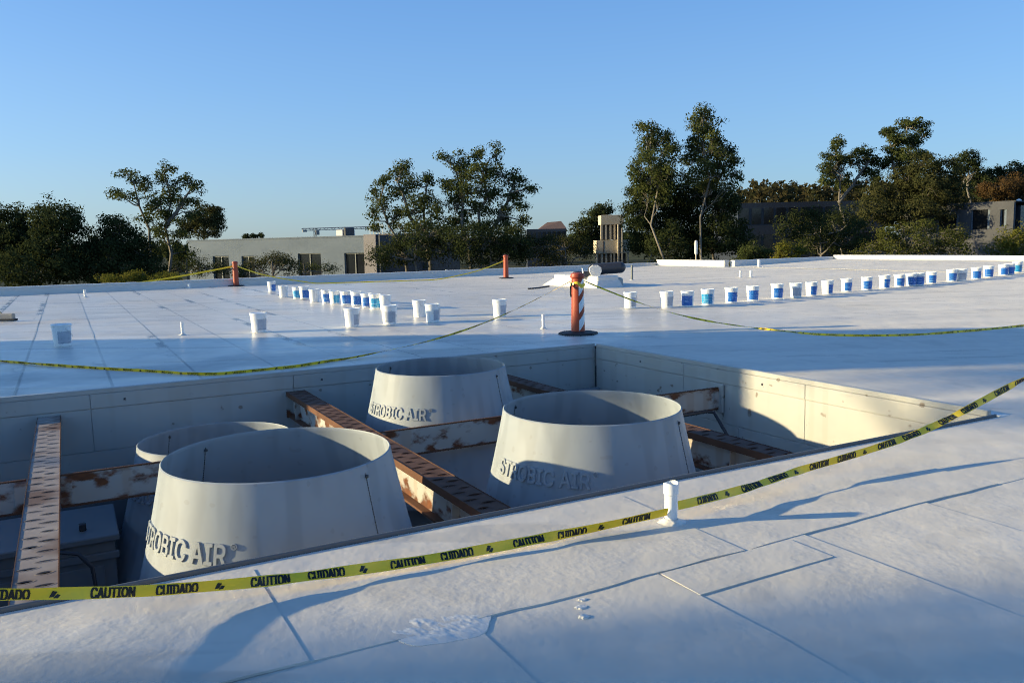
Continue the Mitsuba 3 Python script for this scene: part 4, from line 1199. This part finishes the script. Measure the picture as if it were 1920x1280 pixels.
# middle
ptree("gum_tree", "broad gum tree with pale forked trunk, left of the twin trees", 66, (808, 520), (770, 345), [(757, 312, 16, 14), (745, 328, 26, 14), (722, 340, 18, 14), (702, 362, 14, 12), (775, 342, 20, 14), (800, 335, 18, 14), (755, 360, 30, 16), (725, 380, 24, 14), (697, 398, 10, 14), (790, 370, 26, 16), (740, 402, 26, 14), (705, 425, 14, 10), (775, 395, 28, 16), (815, 395, 20, 18), (750, 425, 24, 10), (790, 425, 36, 16), (830, 430, 24, 18)], OLIVE, leaf=0.28, dens=1.35, seed=30, trunk_r=0.24, cl_spread=0.36, cl_leaves=18, stems=[((808, 520), (800, 350)), ((806, 470), (745, 340)), ((806, 480), (712, 375))])
ptree("gum_tree", "broad gum tree with pale forked trunk, right of the twin trees", 66, (898, 520), (900, 300), [(834, 296, 18, 7), (862, 300, 18, 18), (895, 295, 14, 16), (932, 290, 10, 18), (905, 320, 30, 18), (870, 325, 26, 20), (848, 345, 26, 18), (930, 320, 14, 18), (890, 355, 36, 20), (855, 375, 26, 18), (925, 360, 20, 24), (958, 335, 14, 20), (975, 340, 14, 14), (1000, 355, 16, 7), (960, 365, 20, 14), (975, 385, 16, 14), (890, 390, 36, 20), (940, 400, 26, 18), (985, 410, 14, 10), (860, 415, 30, 18), (910, 425, 34, 18), (960, 430, 26, 16)], OLIVE, leaf=0.28, dens=1.4, seed=31, trunk_r=0.24, cl_spread=0.36, cl_leaves=18, stems=[((898, 520), (905, 310)), ((898, 470), (965, 345)), ((896, 480), (855, 320))])
ptree("bush", "dark undergrowth below the left of the twin trees", 62, (780, 520), (780, 460), [(740, 475, 40, 26), (790, 462, 40, 26), (840, 462, 36, 30), (760, 445, 26, 16), (810, 440, 26, 16), (715, 480, 22, 22)], DARK, leaf=0.24, dens=2.4, cat="bush", seed=32, shell=0.4)
ptree("bush", "dark undergrowth below the right of the twin trees", 62, (920, 520), (920, 460), [(875, 448, 38, 28), (925, 450, 38, 28), (968, 460, 34, 26), (900, 482, 60, 16), (985, 470, 24, 20)], DARK, leaf=0.24, dens=2.4, cat="bush", seed=33, shell=0.4)
ptree("bush", "green-gold bush between the right twin tree and the tan tower", 68, (1060, 520), (1060, 470), [(1010, 466, 32, 22), (1055, 462, 32, 20), (1090, 470, 26, 22), (1030, 488, 50, 10), (990, 452, 26, 14), (1030, 450, 24, 10)], WARM, leaf=0.22, dens=2.2, cat="bush", seed=34)
ptree("dense_tree", "dark cone-shaped tree behind the tan tower", 88, (1110, 500), (1125, 395), [(1130, 392, 22, 12), (1115, 408, 28, 14), (1095, 425, 26, 14), (1130, 425, 26, 20), (1085, 445, 24, 16), (1105, 455, 34, 18)], DARK, leaf=0.34, dens=2.2, seed=35, shell=0.5)
# the tall pair
ptree("tall_gum", "tall gum tree with layered crown, left of the tall pair", 62, (1262, 510), (1225, 240), [(1213, 240, 16, 12), (1240, 258, 24, 14), (1215, 270, 22, 14), (1255, 280, 22, 14), (1228, 295, 32, 14), (1200, 310, 20, 12), (1245, 315, 30, 14), (1190, 330, 10, 8), (1218, 335, 26, 14), (1255, 340, 24, 14), (1210, 358, 28, 14), (1240, 370, 24, 14)], OLIVE, leaf=0.27, dens=1.9, seed=40, wide=1.12, trunk_r=0.13, cl_spread=0.36, cl_leaves=18, stems=[((1262, 510), (1222, 240))])
ptree("tall_gum", "tallest gum tree with pale straight trunk, right of the tall pair", 62, (1319, 510), (1318, 215), [(1318, 210, 14, 11), (1310, 225, 18, 10), (1332, 232, 18, 12), (1312, 245, 26, 13), (1345, 260, 20, 13), (1310, 270, 30, 14), (1340, 285, 28, 14), (1365, 285, 16, 12), (1295, 295, 22, 14), (1325, 310, 30, 14), (1370, 305, 16, 12), (1350, 325, 22, 12), (1300, 330, 24, 12), (1380, 330, 9, 9), (1330, 345, 26, 12), (1372, 350, 10, 10)], OLIVE, leaf=0.27, dens=1.9, seed=41, wide=1.12, trunk_r=0.13, cl_spread=0.36, cl_leaves=18, stems=[((1319, 510), (1318, 212))])
ptree("dense_tree", "dark bushy tree filling in below the tall pair, left side", 66, (1220, 510), (1225, 380), [(1222, 350, 38, 26), (1190, 375, 24, 26), (1255, 360, 26, 24), (1200, 400, 30, 32), (1240, 405, 40, 34), (1210, 445, 40, 36), (1255, 455, 40, 36), (1275, 410, 30, 40)], DARK, leaf=0.28, dens=2.6, seed=42, shell=0.5)
ptree("dense_tree", "dark bushy tree filling in below the tall pair, right side", 66, (1340, 510), (1335, 390), [(1325, 355, 36, 26), (1290, 365, 26, 26), (1362, 378, 28, 26), (1360, 395, 30, 32), (1305, 400, 36, 34), (1345, 440, 44, 36), (1300, 455, 40, 36), (1385, 450, 28, 32)], DARK, leaf=0.28, dens=2.6, seed=43, shell=0.5)
# right
ptree("gum_tree", "airy gum tree with a forked crown, left of the right-hand group", 84, (1590, 500), (1580, 290), [(1568, 268, 12, 14), (1560, 290, 22, 12), (1580, 300, 18, 12), (1548, 312, 14, 12), (1570, 325, 24, 14), (1550, 340, 16, 12), (1612, 285, 14, 12), (1600, 300, 12, 12), (1630, 298, 14, 14), (1622, 320, 14, 12), (1640, 300, 10, 10), (1590, 345, 30, 12), (1640, 330, 12, 16)], OLIVE, leaf=0.32, dens=1.3, seed=50, trunk_r=0.22, cl_spread=0.32, cl_leaves=18, stems=[((1590, 500), (1570, 290)), ((1592, 380), (1632, 300))])
ptree("gum_tree", "taller airy gum tree rising above the dense right-hand group", 84, (1690, 500), (1692, 245), [(1698, 232, 20, 10), (1725, 235, 16, 12), (1670, 248, 18, 10), (1735, 248, 10, 10), (1690, 260, 24, 12), (1660, 250, 12, 6), (1715, 265, 18, 12), (1675, 278, 22, 12), (1700, 290, 26, 12), (1725, 295, 18, 14), (1670, 305, 20, 12), (1695, 315, 24, 12), (1735, 290, 14, 8)], OLIVE, leaf=0.32, dens=1.5, seed=51, trunk_r=0.22, cl_spread=0.32, cl_leaves=18, stems=[((1690, 500), (1700, 240)), ((1692, 380), (1665, 255))])
ptree("dense_tree", "dense brown-green tree below the taller airy gum at right", 80, (1740, 500), (1740, 320), [(1735, 310, 36, 22), (1770, 330, 34, 30), (1700, 335, 36, 24), (1745, 355, 44, 30), (1690, 370, 44, 26), (1785, 365, 30, 30), (1650, 365, 36, 22), (1640, 395, 50, 26), (1720, 395, 60, 26), (1790, 400, 40, 26)], WARM, leaf=0.32, dens=1.7, seed=52, shell=0.45)
ptree("round_tree", "small round-topped dark tree on the skyline at right", 100, (1817, 500), (1817, 310), [(1815, 298, 22, 13), (1825, 315, 18, 12), (1800, 318, 14, 12), (1840, 345, 26, 25)], DARK, leaf=0.36, dens=2.0, seed=53, trunk_r=0.3, shell=0.5)
ptree("round_tree", "dark round tree on the skyline near the right edge", 100, (1880, 500), (1885, 325), [(1900, 318, 20, 12), (1862, 328, 22, 12), (1925, 325, 20, 14), (1880, 350, 40, 20)], DARK, leaf=0.36, dens=2.0, seed=54, trunk_r=0.3, shell=0.5)
ptree("rusty_tree", "rust-brown tree at the right edge of the photo", 90, (1890, 500), (1890, 360), [(1880, 352, 30, 16), (1908, 345, 22, 18), (1850, 358, 26, 14), (1895, 372, 34, 16), (1925, 370, 20, 24)], RUSTY, leaf=0.32, dens=2.0, seed=55, shell=0.4)
ptree("bush", "yellow-green bush at the right end behind the bucket row", 56, (1895, 520), (1895, 460), [(1890, 452, 28, 22), (1915, 445, 26, 22), (1870, 470, 22, 18), (1910, 475, 34, 18), (1940, 455, 26, 30)], YELL, leaf=0.22, dens=2.4, cat="bush", seed=56)
ptree("bush", "big leafy green bush behind the parapet, left of the grey building", 56, (1700, 520), (1700, 450), [(1660, 442, 28, 18), (1690, 432, 24, 16), (1735, 430, 28, 18), (1710, 450, 34, 22), (1640, 460, 26, 16), (1760, 448, 28, 22), (1680, 470, 40, 18), (1740, 475, 40, 18), (1790, 440, 22, 14), (1800, 465, 30, 22), (1615, 478, 24, 10)], ((0.05, 0.065, 0.018), (0.12, 0.12, 0.032)), leaf=0.22, dens=2.2, cat="bush", seed=57)
ptree("shrub", "small bright yellow-green shrub behind the corner of the parapets", 54, (1470, 520), (1470, 470), [(1468, 468, 18, 14), (1500, 465, 12, 12), (1475, 482, 26, 10)], YELL, leaf=0.2, dens=2.6, cat="shrub", seed=58, trunk_r=0.07, cl_spread=0.25)
ptree("shrub", "dull green shrub left of the bright yellow-green one", 56, (1415, 520), (1415, 475), [(1410, 470, 22, 16), (1435, 478, 16, 14), (1395, 485, 26, 10)], OLIVE, leaf=0.2, dens=2.4, cat="shrub", seed=59, trunk_r=0.07, cl_spread=0.25)
ptree("dense_tree", "dark tree in shade before the dark office building", 72, (1540, 510), (1540, 420), [(1520, 415, 36, 26), (1570, 420, 40, 30), (1540, 450, 60, 30), (1600, 445, 36, 30), (1480, 425, 30, 22)], DARK, leaf=0.28, dens=1.6, seed=60)

# wooded ridge beyond: too far to tell trees apart
r = np.random.default_rng(77)
pts = []
for px in np.arange(1380, 1990, 5.0):
    dd = 170 + r.random() * 50
    ytop = np.interp(px, [1380, 1420, 1450, 1480, 1530, 1600, 1700, 1800, 1900, 1990], [362, 352, 344, 350, 358, 352, 345, 340, 335, 330]) + r.normal() * 4
    for y in np.arange(ytop, 420, 7.0):
        pts.append(at_depth(px + r.normal() * 3, y + r.normal() * 2, dd + r.normal() * 4 - (y - ytop) * 0.3))
v, f, col = leaf_quads(np.array(pts), 1.0, 16, 0.75, ((0.03, 0.036, 0.016), (0.085, 0.068, 0.032)), r)
key = fresh("wooded_ridge")
scene[key] = mikit.ply((v, f), "leaf", False, color=col)
labels[key] = {"kind": "stuff", "label": "far wooded ridge in brown and dark green along the right skyline"}
pts = []
for px in np.arange(-60, 1400, 5.0):
    dd = 300 + r.random() * 60
    ytop = 470 - (px / 1920) * 41 - 1 + r.normal() * 3
    for y in np.arange(ytop, ytop + 22, 5.0):
        pts.append(at_depth(px + r.normal() * 3, y + r.normal() * 1.5, dd))
v, f, col = leaf_quads(np.array(pts), 1.6, 14, 1.0, DARK, r)
key = fresh("distant_wood")
scene[key] = mikit.ply((v, f), "leaf", False, color=col)
labels[key] = {"kind": "stuff", "label": "distant belt of dark trees low along the horizon"}

# trees that stand left of the picture and dapple the sun on the roof and in the well
def side_tree(lat, dep, zc, blobs, label, seed, dens=1.0, leaves=8):
    c = ld(lat, dep)
    tree("gum_tree", label, "tree", [c[0], c[1], GZ], ld(lat, dep, zc), [(ld(lat + a, dep + b, zz), np.array([r1, r1, r2])) for a, b, zz, r1, r2 in blobs], OLIVE, leaf=0.34, dens=dens, seed=seed, trunk_r=0.22, cl_spread=0.35, cl_leaves=leaves, twigs=False)
side_tree(-34, -0.3, 9.0, [(0, -0.3, 6.9, 0.8, 0.4), (0.5, 0.5, 7.0, 0.6, 0.3), (0, -1.1, 7.3, 0.9, 0.6), (0.4, 0.1, 7.6, 0.9, 0.4), (0, 0.7, 7.45, 0.6, 0.3), (0, 0.9, 7.95, 0.7, 0.3), (0, -0.2, 8.2, 0.9, 0.4), (0, -0.9, 8.3, 1.0, 0.6), (0, 1.2, 8.7, 0.8, 0.35), (0, -1.9, 7.6, 1.0, 0.9), (0, 0.3, 9.4, 1.0, 0.5), (0.3, 2.4, 8.9, 0.6, 0.3), (0.2, -0.2, 7.2, 0.8, 0.4)], "gum tree left of the roof, nearest the camera", 80, 0.35, 7)
side_tree(-38, 4.6, 11.0, [(0, 1.3, 9.5, 0.8, 0.35), (0.5, 0.2, 9.8, 1.0, 0.4), (0, 2.0, 10.1, 1.0, 0.5), (0, 0.2, 10.7, 1.5, 0.7), (0.6, -1.0, 10.4, 0.9, 0.5), (0, -0.9, 9.5, 0.6, 0.3)], "gum tree left of the roof, level with the well", 81, 0.6, 10)
